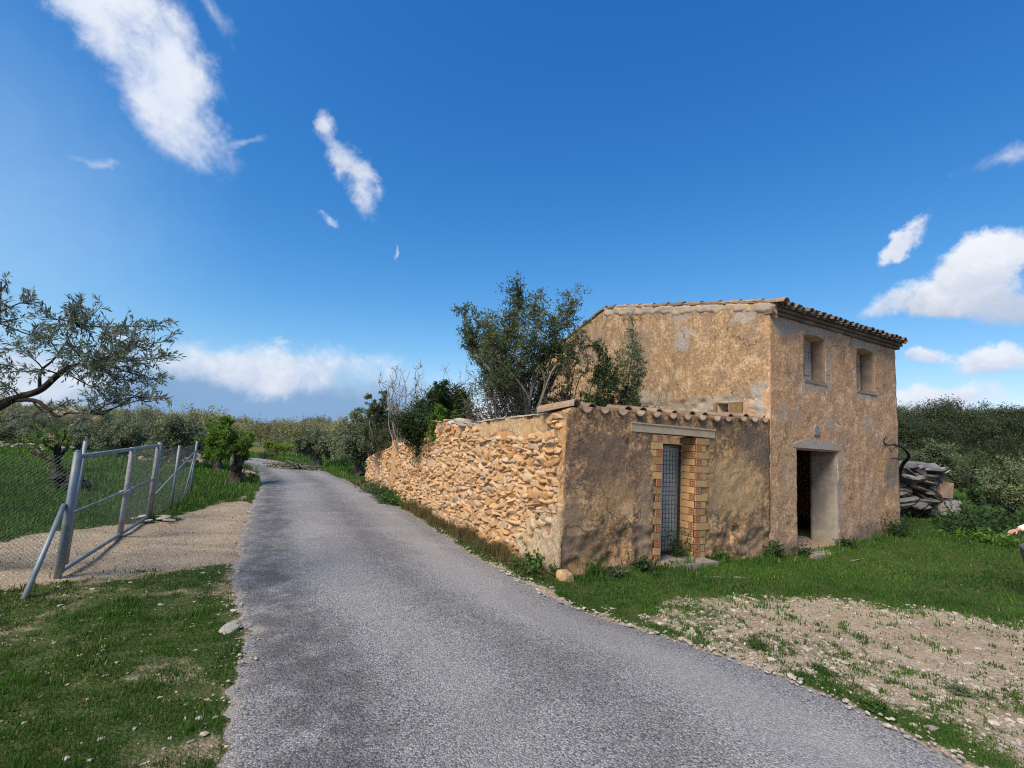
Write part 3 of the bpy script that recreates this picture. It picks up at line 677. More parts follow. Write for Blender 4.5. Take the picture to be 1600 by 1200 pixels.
for side in (0, 1):
    by, br, bh = MB(), MB(), MB()
    for k in range(18):
        z = 2.115 - (k + 1) * CH; h = CH - .011; odd = k % 2 == 0; tn = random.uniform(.25, .8); j = random.uniform(-.004, .004)
        if side == 0:
            if odd:
                hollow_end(br, bh, (1.818, -.014 + j, z), ZX, -ZY, .122, h); by.box((1.945 - .125, .051, z), (1.94, .34, z + h), tn)
                if k < 6: by.box((1.685 + random.uniform(-.02, .05), -.008 + j, z), (1.805, .1, z + h), tn * .9)
            else:
                by.box(((1.71 if k < 5 else 1.77) + random.uniform(-.03, .02), -.012 + j, z), (1.94, .34, z + h), tn)
        else:
            if odd and k < 14:
                by.box((2.74, -.012 + j, z), (3.03 + random.uniform(-.06, .06), .0, z + h), tn); by.box((2.785, .004, z), (2.95, .34, z + h), tn)
                hollow_end(br, bh, (2.74, .005, z), ZY, -ZX, .12, h); by.box((2.74 + j, .135, z), (2.784, .36, z + h), random.uniform(.3, .8))
            else:
                by.box((2.742 + j, .02, z), (2.86, .36, z + h), tn); hollow_end(br, bh, (2.745, -.014 + j, z), ZX, -ZY, .125, h)
                if random.random() < .75: by.box((2.88, -.009, z), (2.98 + random.uniform(-.03, .06), .06, z + h), tn)
    by.box((1.80 if side == 0 else 2.755, .0, -.1), (1.935 if side == 0 else 2.97, .36, 2.115), .2) if False else None
    bp = by.build('brick_pier', BRICK, court); br.build('brick_ends', BRICK_RED, bp); bh.build('brick_cells', HOLE, bp)
    m_ = MB(); m_.box((1.79, .012, -.1), (1.932, .335, 2.12)) if side == 0 else m_.box((2.79, .016, -.1), (2.98, .34, 2.12)); m_.build('joint_mortar', SLAB, bp)
b = MB(); b.box((1.24, -.022, 2.13), (3.2, .34, 2.255)); b.box((1.235, -.036, 2.2575), (3.205, .34, 2.28)); b.build('lintel', mat_noise('concrete_lintel', (.47, .37, .25), (.38, .30, .205), 7, c3=(.34, .27, .19), bump=.25), court)
b = MB(); b.box((1.95, -.33, -.1), (2.93, .38, .085), jit=.018); step = b.build('doorstep', SLAB, court)
b = MB()
v = np.array([(2.05, -.36), (2.5, -.34), (3.02, -.36), (3.38, -.72), (3.2, -1.02), (2.55, -.86), (2.2, -.72)])
b.add([(x, y, .015 - .02 * random.random() + .02 * (y + .4)) for x, y in v] + [(x, y, -.12) for x, y in v], [np.arange(7)[None], np.array([[i, i + 7, (i + 1) % 7 + 7, (i + 1) % 7] for i in range(7)])]); b.build('broken_slab', SLAB, step)
# grille door
gate = MB(); x0, x1, z0, z1, yy = 1.945, 2.735, .10, 1.98, .335
for a in (x0, x1 - .035): gate.box((a, yy - .015, z0), (a + .035, yy + .02, z1))
for z in (z0, z1 - .035): gate.box((x0 + .036, yy - .014, z), (x1 - .036, yy + .019, z + .035))
gate.box((x0 + .19, yy - .012, z0 + .036), (x0 + .225, yy + .018, z1 - .036))
door = gate.build('grille_door', IRON, court)
b = MB()
for x in np.linspace(x0 + .07, x1 - .07, 10): b.tube([(x, yy - .022, z0 + .03), (x, yy - .022, z1 - .03)], .004, 5)
for z in np.linspace(z0 + .07, z1 - .06, 24): b.tube([(x0 + .02, yy - .03, z), (x1 - .02, yy - .03, z)], .004, 5)
b.build('bars', IRON, door)
b = MB(); b.box((x0 + .02, yy + .05, z0), (x0 + .33, yy + .06, z1 - .02)); xx = x0 + .34
while xx < x1 - .02:
    b.box((xx, yy + .06 + random.uniform(0, .015), z0 + .03), (xx + .052, yy + .085, z1 - .01)); xx += .058
b.build('backing_sheet', SHEET, door)
b = MB(); bl = MB()
for k in range(13):
    t = .31 + .36 * k + random.uniform(-.015, .015)
    if t > 4.75: break
    z = TOPC(t) + .115; s0 = -.06 + random.uniform(-.025, .02)
    halftube(b, (t, s0, z - .025), (t + random.uniform(-.03, .03), .46, z + .03 + random.uniform(-.02, .03)), .100, .088, ZZ, .013, tone=random.uniform(.35, 1), concave=True)
    if random.random() < .8 and k != 11:
        tt = t + .18
        halftube(b, (tt, .02 + random.uniform(-.02, .1), z - .045), (tt, .5, z + .01), .092, .08, ZZ, .015, tone=random.uniform(.3, .9))
    an = np.linspace(-1.15, 1.15, 9); r = .086; hh = .05 * random.uniform(.7, 1.1)
    lo = np.stack([t + r * np.sin(an), an * 0 + s0 + .012, z - .025 - r * np.cos(an)], -1); hi = lo.copy(); hi[:, 2] = np.maximum(lo[:, 2], z - .025 - r * .66 + .0 * an)
    bk = hi.copy(); bk[:, 1] += .3
    n = 9; j = np.arange(8); bl.add(np.concatenate([lo, hi, bk]), np.concatenate([np.stack([j, j + 1, n + j + 1, n + j], -1), np.stack([n + j, n + j + 1, 2 * n + j + 1, 2 * n + j], -1)]))
halftube(b, (-.06, .62, 2.32), (.20, .02, 2.44), .13, .115, ZZ, .02, tone=.75)
cap = b.build('coping_tiles', TILE, court); bl.build('lime_bedding', LIME, cap)

# ------------------------------------------------------------------ stone wall along the road
def stone_wall(root, s0, s1, topf, seed, tdir=0.0, base=-.05, big=1.0, smooth_patch=True):
    g = np.random.default_rng(seed); b = MB(); cnt = 0
    z = base
    while z < 2.3:
        hrow = g.uniform(.045, .10) * big
        s = s0 - g.uniform(0, .1)
        while s < s1:
            L = float(np.clip(g.lognormal(-1.86, .42), .065, .36)) * big; hh = hrow * g.uniform(.7, 1.5)
            if g.random() < .09: hh *= g.uniform(1.3, 1.8)
            L = max(L, hh * 1.3)
            cs, cz = s + L / 2, z + hrow / 2 + g.uniform(-.022, .022)
            s += L * g.uniform(.84, .99)
            tp = topf(cs)
            if cz > tp - hh * .25 or cs - L * .66 < s0 + .03 or cs > s1 - .02: continue
            sink = 0.0
            if smooth_patch:
                q = float(fbm(cs * 1.3, cz * 1.3, s=5)) - .5
                sink = .055 * float(sstep(1.75 + q * 1.6, .9, cs + .55 * cz * 1.2)) * float(sstep(1.15, .8, cz + q * .7)) 
                if tp - cz < .34 and .5 < cs < 3.05: sink += .14
            v, f = rock_shape(3 if cs < 6 else 2, g, g.uniform(.62, .95), g.uniform(.05, .12))
            p = v * np.array([g.uniform(.05, .08), L * .54, hh * .57])
            an = g.normal(-.04, .16); c, sn = math.cos(an), math.sin(an)
            p = np.stack([p[:, 0], p[:, 1] * c - p[:, 2] * sn, p[:, 1] * sn + p[:, 2] * c], -1)
            an = g.normal(0, .14); c, sn = math.cos(an), math.sin(an)
            p = np.stack([p[:, 0] * c - p[:, 1] * sn, p[:, 0] * sn + p[:, 1] * c, p[:, 2]], -1)
            b.add(p + (.030 + sink + g.uniform(-.018, .02), cs, cz), f, float(np.clip(g.normal(.45, .27), 0, 1))); cnt += 1
        z += hrow * .93
    b.build('stones', STONE, root)
TOPP = [(0, 2.38), (.35, 2.38), (.5, 2.31), (1.7, 2.27), (3.1, 2.2), (3.15, 2.08), (3.6, 2.14), (4.2, 2.2), (5.2, 2.2), (5.8, 2.15), (6.1, 2.02), (6.5, 1.84), (7.3, 1.73), (8.6, 1.66), (9.2, 1.63)]
topm = lambda s: float(np.interp(s, [p[0] for p in TOPP], [p[1] for p in TOPP]))
sw = empty('stone_wall', loc2w(0, 0), AZ, 'tall ochre rubble stone wall beside the road with a smooth render band near its top', 'wall')
stone_wall(sw, -.005, 8.75, topm, 101)
b = MB(); sheet(b, (-.008, 0, 0), ZY, ZZ, -ZX, .004, .50, -.1, lambda s: 2.36, .035, .012, [], .022, 68, rough=2.2, extra_disp=lambda s, z: .005 - .12 * sstep(.12, .30, s + .3 * (fbm(s * 5, z * 5, s=2) - .5))); b.build('corner_mortar', MORTAR, sw)
b = MB(); sheet(b, (.012, 0, 0), ZY, ZZ, -ZX, .06, 9.1, -.1, lambda s: topm(s) - .05, .06, .34, [], .018, 61, rough=1.5); b.build('earth_core', MORTAR, sw)
b = MB(); sheet(b, (-.005, 0, 0), ZY, ZZ, -ZX, .5, 3.12, 1.86, lambda s: topm(s), .04, .3, [], .012, 62, bottom=None,
               extra_disp=lambda s, z: -.12 * sstep(1.99 + .12 * np.sin(s * 4) + .1 * (fbm(s * 5, s * 0, s=4) - .5), 1.88, z) - .0 * s); b.build('render_band', RENDER_W, sw)
b = MB(); sheet(b, (-.012, 0, 0), ZY, ZZ, -ZX, .012, 1.9, -.1, lambda s: 1.0 - .0 * s, .04, .012, [], .02, 64, rough=1.6,
               extra_disp=lambda s, z: .02 - .16 * sstep(.50, .62, s / 1.9 * .75 + z / 1.0 * .45 + (fbm(s * 3.2, z * 3.2, s=91) - .5) * .8 + (fbm(s * 9, z * 11, s=92) - .5) * .8)); b.build('grey_render', GREYR, sw)
b = MB()
for k in range(11):
    a = .5 + k * .235; b.box((-.03 + random.uniform(-.01, .01), a, topm(a + .12) + .002), (.32, a + .232, topm(a + .12) + .022), random.uniform(.3, .8), jit=.006)
g = np.random.default_rng(5)
for k in range(34):
    cs = g.uniform(3.2, 6.0); v, f = rock_shape(3, g, .7, .2); b.add(v * (g.uniform(.1, .17), g.uniform(.1, .2), g.uniform(.03, .055)) + (g.uniform(.02, .3), cs, topm(cs) + g.uniform(-.02, .07)), f, g.uniform(.3, .8))
b.build('coping_stones', mat_noise('lichened_stone', (.36, .31, .25), (.27, .24, .20), 20, c3=(.44, .40, .33), bump=.6, tone=True), sw)
b = MB(); sheet(b, (-.06, 0, 0), ZY, ZZ, -ZX, 8.72, 9.12, -.1, lambda s: 1.68, .05, .35, [], .02, 63, rough=1.6); b.build('pilaster', MORTAR, sw)
sw2 = empty('stone_wall', loc2w(0, 9.12), AZ, 'lower far end of the rubble wall, pale grey ochre stones running down to the grass', 'wall')
TOP2 = lambda s: float(np.interp(s, [0, .6, 2.2, 3.3, 3.42], [1.52, 1.40, 1.16, .98, .86]))
stone_wall(sw2, .0, 3.42, TOP2, 103, big=.92, smooth_patch=False)
b = MB(); sheet(b, (.028, 0, 0), ZY, ZZ, -ZX, .02, 3.38, -.1, lambda s: TOP2(s) - .05, .08, .34, [], .015, 66); b.build('earth_core', MORTAR, sw2)
# fallen stone at the corner
def boulder(name, loc, size, label, cat, mat, seed, sub=3, rough=.2, group=None):
    g = np.random.default_rng(seed); v, f = rock_shape(sub, g, .8, rough); b = MB(); b.add(v * size, f, g.uniform(.35, .75))
    o = b.build(name, mat); o.location = loc; return tag(o, label, cat, group)
p = loc2w(-.02, -.16); boulder('boulder', (p[0], p[1], .04), (.10, .09, .085), 'rounded ochre stone lying at the foot of the wall corner', 'stone', STONE, 3)
x, y = G(363, 980); boulder('boulder', (x, y, .0), (.06, .13, .018), 'flat pale concrete lump at the left edge of the asphalt', 'stone', mat_noise('pale_concrete', (.42, .385, .31), (.32, .295, .24), 14, bump=.5), 8, rough=.3)

# ------------------------------------------------------------------ gate and wire fence
def P3(px, py, z=0.0):
    x, y = G(px, py, z); return np.array([x, y, 0.0])
GL, GR = P3(90, 905), P3(232, 812); GH = 1.40
for q in (GL, GR): q[2] = gz(q[0], q[1])
gdir = unit(GR - GL); glen = float(np.linalg.norm(GR - GL))
def wire_panel(b, A, B, z0, z1, cell=.06, r=.0016, style='diamond', zb=None):
    A, B = np.asarray(A, float), np.asarray(B, float); L = float(np.linalg.norm((B - A)[:2])); u = (B - A) / L; Hh = z1 - z0
    if style == 'diamond':
        k = -Hh
        while k < L:
            for sgn in (1, -1):
                a0, a1 = (k, k + Hh); h0, h1 = (0, Hh) if sgn > 0 else (Hh, 0)
                t0, t1 = max(a0, 0), min(a1, L)
                if t1 - t0 > .01:
                    f0, f1 = (t0 - a0) / Hh, (t1 - a0) / Hh
                    p = [A + u * t0 + ZZ * (z0 + h0 + (h1 - h0) * f0), A + u * t1 + ZZ * (z0 + h0 + (h1 - h0) * f1)]
                    b.tube(p, r, 3, cap=False)
            k += cell
    else:
        for t in np.arange(cell * .5, L, cell): b.tube([A + u * t + ZZ * z0, A + u * t + ZZ * z1], r, 3, cap=False)
        for z in np.arange(z0, z1, cell): b.tube([A + ZZ * z, B + ZZ * z], r, 3, cap=False)
WIRE = mat_noise('fence_wire', (.17, .20, .20), (.11, .135, .135), 30, rough=.5, metal=.4)
gt = empty('field_gate', GL, 0, 'galvanised tube and wire mesh field gate standing closed by the dirt track', 'gate')
def gp(b, name, mat, parent=gt): 
    o = b.build(name, mat, parent, True)
    if parent is gt: o.location = tuple(-GL)
    return o
def at(t, z): return GL + gdir * t + ZZ * z
b = MB(); b.tube([at(-.01, -.15), at(-.01, GH + .02)], .038, 12); b.tube([at(-.01, GH + .02), at(-.01, GH + .035)], [.040, .02], 12); gp(b, 'post', GALV)
b = MB(); b.tube([at(glen + .05, -.15), at(glen + .05, GH + .03)], .04, 12); b.tube([at(glen + .05, GH + .03), at(glen + .05, GH + .045)], [.042, .02], 12); gp(b, 'post', GALV)
b = MB()
b.tube([at(.07, GH - .04), at(glen - .08, GH - .02)], .027, 10); b.tube([at(.07, .06), at(glen - .08, .06)], .027, 10)
b.tube([at(.07, .04), at(.07, GH - .03)], .027, 10); b.tube([at(.07, .70), at(glen - .1, .75)], .017, 8)
gp(b, 'gate_frame', GALV)
b = MB(); b.tube([at(glen - .085, .03), at(glen - .085, GH)], .034, 10); gp(b, 'gate_upright', GALV_W)
b = MB(); b.tube([at(glen * .56, .02), at(glen * .56, GH)], .038, 10); gp(b, 'gate_upright', GALV_W)
b = MB(); m0 = at(glen * .56, .70); b.box(m0 - (.05, .08, .025), m0 + (.06, .08, .03)); b.tube([m0 + gdir * -.25 + (.05, .0, .03), m0 + gdir * .3 + (.05, 0, .05)], .012, 6); gp(b, 'latch', GALV_W)
b = MB(); wire_panel(b, at(.08, 0), at(glen * .56, 0), .08, GH - .05, .045, .001, 'square'); wire_panel(b, at(glen * .56, 0), at(glen - .1, 0), .08, GH - .04, .055, .0015, 'diamond'); gp(b, 'wire_mesh', WIRE)
# near fence turning away to the left of the gate
FA = P3(103, 880); FA[2] = gz(FA[0], FA[1]); FB = np.array([-10.6, 1.4, 0.0]); FB[2] = gz(FB[0], FB[1])
fn = empty('wire_fence', FA, 0, 'wire mesh fence with a leaning brace post on the near side of the gate', 'fence')
def part_at(b, name, mat, root, smooth=True):
    o = b.build(name, mat, root, smooth); o.location = tuple(-np.array(root.location)); return o
fd = unit(FB - FA); fl = float(np.linalg.norm(FB - FA))
b = MB(); b.tube([FA + ZZ * -.1, FA + ZZ * 1.55], .024, 10); part_at(b, 'post', GALV, fn)
for t in (2.6, 5.2):
    b = MB(); b.tube([FA + fd * t + ZZ * -.1, FA + fd * t + ZZ * 1.5], .024, 8); part_at(b, 'post', GALV, fn)
b = MB(); bf = P3(35, 940); bf[2] = gz(bf[0], bf[1]) - .03; b.tube([bf, GL + ZZ * .82 - gdir * .04 + np.array([-.03, -.02, 0])], .026, 10); part_at(b, 'brace', GALV, fn)
b = MB(); wire_panel(b, FA, FB, .02, 1.36, .05, .0015, 'diamond'); part_at(b, 'wire_mesh', WIRE, fn)
# far fence beyond the gate
fpx = [(267, 793), (296, 778)]
Fp = [P3(*q) for q in fpx]
for q in Fp: q[2] = gz(q[0], q[1])
ff = empty('wire_fence', Fp[0], 0, 'short wire mesh fence with two thin posts and braces beyond the gate', 'fence')
for q in Fp:
    b = MB(); b.tube([q + ZZ * -.1, q + ZZ * 1.36], .026, 10); part_at(b, 'post', GALV, ff)
g2 = GR + gdir * .12; g2[2] = gz(g2[0], g2[1])
b = MB(); b.tube([g2 + ZZ * -.1, g2 + ZZ * 1.40], .024, 10); part_at(b, 'post', GALV, ff)
b = MB(); b.tube([g2 + ZZ * .42, Fp[1] + ZZ * 1.12], .017, 8); part_at(b, 'brace', GALV, ff)
b = MB(); b.tube([P3(286, 781) + ZZ * -.02, Fp[1] + ZZ * 1.1], .018, 8); part_at(b, 'brace', GALV, ff)
b = MB(); wire_panel(b, g2, Fp[0], .04, 1.32, .05, .0011); wire_panel(b, Fp[0], Fp[1], .04, 1.30, .05, .0011); part_at(b, 'wire_mesh', WIRE, ff)
ft = empty('stone_footing', GR, 0, 'flat stones and cement heap at the foot of the far gate post', 'stones')
for k in range(9):
    g = np.random.default_rng(200 + k); v, f = rock_shape(2, g, .75, .2); b = MB()
    b.add(v * (g.uniform(.04, .09), g.uniform(.04, .08), g.uniform(.012, .025)) + (g.uniform(-.25, .5), g.uniform(-.35, .3), .03 + .02 * (k % 3)), f, g.uniform(.3, .9)); b.build('stone', STONE_PALE, ft)

# ------------------------------------------------------------------ trees and shrubs
BARK_OL = mat_bark('olive_bark', (.055, .046, .038), (.15, .13, .11))
BARK_GREY = mat_bark('grey_bark', (.15, .125, .10), (.30, .26, .215))
BARK_DK = mat_bark('dark_bark', (.022, .018, .015), (.065, .052, .042))
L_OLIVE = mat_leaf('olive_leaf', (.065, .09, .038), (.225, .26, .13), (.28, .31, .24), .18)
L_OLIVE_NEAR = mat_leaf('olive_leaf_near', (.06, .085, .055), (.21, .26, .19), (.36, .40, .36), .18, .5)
L_OLIVE_FAR = mat_leaf('olive_leaf_sunlit', (.155, .16, .062), (.35, .32, .15), (.36, .33, .2), .15, vary=True)  # sunlight painted in: olive leaf lightened to tan for the far slope
L_ALMOND = mat_leaf('almond_leaf', (.065, .15, .018), (.18, .32, .035), (.14, .22, .05), .38)
L_LIME = mat_leaf('yellow_green_leaf', (.16, .24, .03), (.30, .38, .06), (.25, .33, .08), .4)
L_DARK = mat_leaf('lentisk_leaf', (.012, .030, .010), (.045, .085, .022), (.05, .08, .03), .12, .45)
L_MID = mat_leaf('evergreen_leaf', (.040, .068, .020), (.115, .155, .055), (.13, .16, .09), .22)
L_PINE = mat_leaf('pine_needles', (.020, .036, .017), (.068, .084, .036), (.06, .08, .035), .1, vary=True)
L_SHRUB = mat_leaf('grey_green_leaf', (.058, .085, .038), (.15, .19, .085), (.18, .21, .13), .25, vary=True)
L_PALE = mat_leaf('pale_olive_leaf', (.10, .14, .055), (.26, .31, .14), (.26, .30, .18), .28)
def leaf_quads(b, P, D, L, Wd, tone, g):
    n = len(P); up = unit(g.normal(size=(n, 3)) * .7 + np.array([0, 0, 1.0])); sd = unit(np.cross(D, up)); L = L[:, None]; Wd = Wd[:, None]
    nr = np.cross(sd, D); bend = nr * L * g.uniform(-.12, .12, (n, 1))
    v = np.stack([P, P + D * L * .45 + sd * Wd * .5 + bend, P + D * L, P + D * L * .45 - sd * Wd * .5 + bend], 1)
    b.add(v.reshape(-1, 3), np.arange(4 * n).reshape(-1, 4), np.repeat(tone, 4))
def grow(bt, bl, base, trunk, r0, clumps, seed=0, twigs=26, leaves=30, leaf=(.06, .014), droop=.12, k=8, twig_r=.004, spread=(.55, 1.1), flat=1.0, gnarl=.06, jit=.35, limb_r=None, updir=.25, toneamp=.25, sub=2):
    """trunk polyline + limb to every clump + twigs in the clump; leaves sit along the twigs.  clumps: (x, y, z, r)"""
    g = np.random.default_rng(seed); base = np.asarray(base, float)
    tp = bez([base] + [base + np.asarray(q, float) for q in trunk], 5); n = len(tp)
    tp[1:] += g.normal(0, gnarl * .4, (n - 1, 3)) * r0
    hts = np.linspace(0, 1, n); rr = r0 * (1.25 * np.exp(-hts * 7) * .5 + 1 - .45 * hts)
    lobes = 1 + gnarl * g.normal(0, 1, n)
    bt.tube(tp, rr * lobes, max(k, 8))
    fork = tp[-1]; end_r = rr[-1]
    for (cx, cy, cz, r) in clumps:
        c = base + np.array([cx, cy, cz]); i0 = int(g.integers(int(n * .65), n)); a = tp[i0]; d = c - a; L = np.linalg.norm(d)
        side = g.normal(0, 1, 3) * L * .10; mid = a + d * .45 + side + np.array([0, 0, -.06 * L + .1 * L * updir]); m2 = a + d * .78 + g.normal(0, 1, 3) * L * .06
        lr = limb_r if limb_r else max(end_r * .45, .012)
        br = bez([a, mid, m2, c + d / max(L, .01) * r * .35], 5); bt.tube(br, np.linspace(lr, max(lr * .18, twig_r), len(br)), 6, cap=False)
        D = rdirs(twigs, g); D[:, 2] = D[:, 2] * flat + updir; D = unit(D)
        t0 = g.uniform(.45, 1, twigs); st = np.stack([np.interp(t0, np.linspace(0, 1, len(br)), br[:, j]) for j in range(3)], -1)
        ln = r * g.uniform(*spread, twigs); ctone = g.normal(0, toneamp * .6)
        for q in range(twigs):
            e = st[q] + D[q] * ln[q]; mm = (st[q] + e) / 2 + g.normal(0, .12, 3) * ln[q]; e = e - ZZ * droop * ln[q]
            tw = np.array([st[q], mm, e]); 
            if twig_r > 0: bt.tube(tw, [twig_r * 1.3, twig_r, twig_r * .5], 3, cap=False)
            if leaves <= 0: continue
            u = g.uniform(.12, 1, leaves); pp = np.where((u < .5)[:, None], tw[0] + (tw[1] - tw[0]) * (u * 2)[:, None], tw[1] + (tw[2] - tw[1]) * (u * 2 - 1)[:, None])
            pp = pp + g.normal(0, 1, (leaves, 3)) * ln[q] * .09 * jit / .35
            dd = unit(unit(tw[2] - tw[0]) * .7 + rdirs(leaves, g) * .9)
            lf = leaf[0] * g.uniform(.65, 1.3, leaves); tone = np.clip(.5 + ctone + g.normal(0, toneamp, leaves), 0, 1)
            leaf_quads(bl, pp, dd, lf, leaf[1] * g.uniform(.75, 1.25, leaves), tone, g)
def tree(name, base, trunk, r0, clumps, leafmat, bark, label, cat='tree', group=None, **kw):
    root = empty(name, base, 0, label, cat, group); bt, bl = MB(), MB()
    grow(bt, bl, (0, 0, 0), trunk, r0, clumps, **kw)
    bt.build('trunk', bark, root, True)
    if bl.n: bl.build('crown', leafmat, root)
    return root
def px_clumps(base, spec, Y, dj=.5, g=None):
    """spec: (px, py, r_px[, dY]) -> clump offsets from base, given real depth"""
    out = []; g = g or rng
    for s in spec:
        d = s[3] if len(s) > 3 else g.uniform(-dj, dj)
        w = W(s[0], s[1], Y + d); out.append((w[0] - base[0], w[1] - base[1], w[2] - base[2], s[2] * (Y + d) / 765.0))
    return out
def based(px, py, Y=None):
    """ground point on a sight line"""
    if Y is None: x, y = G(px, py)
    else: w = W(px, py, Y); x, y = w[0], w[1]
    return np.array([x, y, gz(x, y)])

# big evergreen growing inside the roofless courtyard
Y = 10.6; bs = based(838, 660, Y)
cl = px_clumps(bs, [(812, 440, 22), (803, 470, 30), (820, 480, 30), (838, 470, 30), (790, 500, 36), (820, 515, 40), (850, 500, 36), (868, 500, 26), (893, 470, 26), (888, 495, 30), (900, 520, 22), (760, 505, 26), (740, 500, 22), (722, 488, 18), (735, 520, 22), (745, 535, 24), (760, 545, 34), (790, 545, 40), (815, 555, 40), (848, 550, 36), (875, 540, 26), (765, 575, 28), (790, 590, 40), (815, 600, 36), (845, 590, 26), (775, 525, 30), (738, 555, 18)], Y, .75)
tree('courtyard_tree', bs, [(-.02, 0, .8), (-.12, .05, 1.7), (-.2, .1, 2.4)], .06, cl, L_MID, BARK_GREY, 'tall loose evergreen tree rising above the courtyard walls in front of the gable', seed=11, twigs=34, leaves=34, leaf=(.066, .027), twig_r=.0055, limb_r=.028, droop=0, updir=.35, jit=.5, toneamp=.3)
bs2 = based(830, 665, Y + .2)
tree('bramble_thicket', bs2 + (-.3, 0, 0), [(.0, 0, .5), (.05, 0, 1.2)], .03, px_clumps(bs2 + (-.3, 0, 0), [(760, 620, 40), (790, 625, 45), (815, 625, 40), (735, 640, 34), (775, 600, 36), (810, 585, 34), (755, 650, 30), (800, 645, 34), (835, 640, 26), (745, 600, 28)], Y, .5), L_MID, mat_bark('bramble_stems', (.09, .07, .06), (.20, .155, .13)), 'tangle of bare brown bramble stems behind the render topped wall', 'bramble', seed=12, twigs=70, leaves=7, leaf=(.05, .022), twig_r=.0055, limb_r=.012, droop=.15, spread=(.7, 1.3))
# olive shrubs against the gable
def gable_shrub(px, py, Yd, spec, label, seed, mat=L_OLIVE, **kw):
    q = based(px, py, Yd); a = dict(twigs=34, leaves=40, leaf=(.058, .02), twig_r=.004, limb_r=.016, droop=.0, updir=.5, jit=.5); a.update(kw)
    return tree('olive_shrub', q, [(0, 0, .6), (.03, 0, 1.5)], .035, px_clumps(q, spec, Yd, .2), mat, BARK_DK, label, 'shrub', seed=seed, **a)
gable_shrub(985, 640, 10.4, [(988, 505, 17), (985, 525, 20), (980, 545, 20), (993, 555, 18), (975, 568, 18), (995, 580, 16), (988, 600, 18), (978, 620, 16)], 'slender upright olive shrub in front of the gable, right of the darker one', 21, leaves=28)
gable_shrub(950, 640, 10.2, [(925, 540, 14), (935, 560, 20), (948, 580, 22), (958, 595, 20), (945, 610, 22), (935, 625, 22), (955, 630, 22), (918, 630, 16)], 'dark leaning olive shrub in front of the gable', 22, L_DARK)
gable_shrub(885, 650, 11.6, [(905, 520, 14), (915, 505, 12), (878, 610, 22), (890, 600, 20), (895, 575, 18), (870, 590, 18), (905, 625, 24), (885, 635, 24), (860, 620, 20)], 'thin dark shrub shading the small gable window', 23, L_OLIVE, twigs=26, leaves=26)
q = based(1020, 655, 9.9)
tree('bare_sapling', q, [(.03, 0, 1.2), (.05, 0, 1.9)], .014, px_clumps(q, [(1045, 590, 16), (1055, 580, 14), (1035, 600, 18), (1025, 610, 18), (1010, 595, 20), (1040, 620, 14), (1000, 615, 18)], 9.9, .2), L_MID, BARK_GREY, 'leafless grey sapling above the coping tiles near the vent hole', 'sapling', seed=24, twigs=6, leaves=0, twig_r=.0035, limb_r=.008, updir=.7, spread=(.5, 1.3))
q = based(995, 650, 9.6)
tree('low_shrub', q, [(0, 0, 1.0), (0, 0, 1.8)], .02, px_clumps(q, [(985, 622, 14), (1000, 632, 12), (975, 632, 12)], 9.6, .15), L_DARK, BARK_DK, 'low dark green shrub just above the coping tiles', 'shrub', seed=25, twigs=16, leaves=24, leaf=(.05, .02), updir=.4)
# dark lentisk mass and its neighbours above the road wall
q = based(690, 690, 13.0)
tree('lentisk_bush', q, [(0, 0, .6), (.05, 0, 1.2)], .06, px_clumps(q, [(690, 605, 20), (688, 622, 26), (705, 630, 30), (680, 640, 30), (700, 655, 34), (725, 625, 26), (735, 645, 26), (720, 655, 30), (655, 645, 26), (665, 660, 32), (645, 660, 28), (630, 668, 24), (680, 672, 36), (650, 680, 30), (710, 675, 30), (738, 660, 20)], 13, .6), L_DARK, BARK_DK, 'dense dark green bush overhanging the broken top of the stone wall', 'bush', seed=31, twigs=46, leaves=60, leaf=(.065, .032), twig_r=.004, droop=.0, updir=.4, jit=.5)
q = based(690, 690, 12.0)
tree('leafy_bush', q, [(0, 0, .6), (.02, 0, 1.4)], .03, px_clumps(q, [(688, 645, 15), (680, 655, 15), (695, 658, 15), (685, 640, 10), (704, 650, 10)], 12, .2), L_ALMOND, BARK_DK, 'small bright green bush against the dark bush on the wall', 'bush', seed=32, twigs=26, leaves=40, leaf=(.06, .03), updir=.4)
q = based(628, 690, 14.6)
tree('fig_tree', q, [(0, 0, .8), (.0, .1, 1.5)], .035, px_clumps(q, [(610, 590, 14), (597, 585, 10), (625, 580, 16), (640, 585, 14), (655, 590, 14), (648, 605, 16), (620, 605, 20), (605, 610, 14), (635, 610, 18), (660, 575, 10), (592, 598, 8), (630, 625, 20), (610, 628, 16), (645, 628, 14), (615, 575, 8), (660, 610, 10)], 14.6, .4), L_MID, mat_bark('fig_bark', (.20, .175, .15), (.34, .30, .26)), 'leafless pale fig tree with upturned branches behind the wall', seed=33, twigs=8, leaves=1, leaf=(.05, .03), twig_r=.007, limb_r=.013, updir=.9, droop=-.25, spread=(.6, 1.3))
q = based(712, 680, 13.6)
tree('bare_sapling', q, [(0, 0, 1.2), (0, 0, 1.9)], .02, px_clumps(q, [(695, 580, 12), (702, 570, 10), (720, 585, 14), (728, 575, 12), (715, 600, 16), (690, 595, 10), (738, 590, 12)], 13.6, .2), L_MID, BARK_GREY, 'leafless twigs sticking up behind the dark bush', 'sapling', seed=34, twigs=6, leaves=0, twig_r=.004, limb_r=.009, updir=.9, spread=(.5, 1.3))
q = based(595, 720, 16.4)
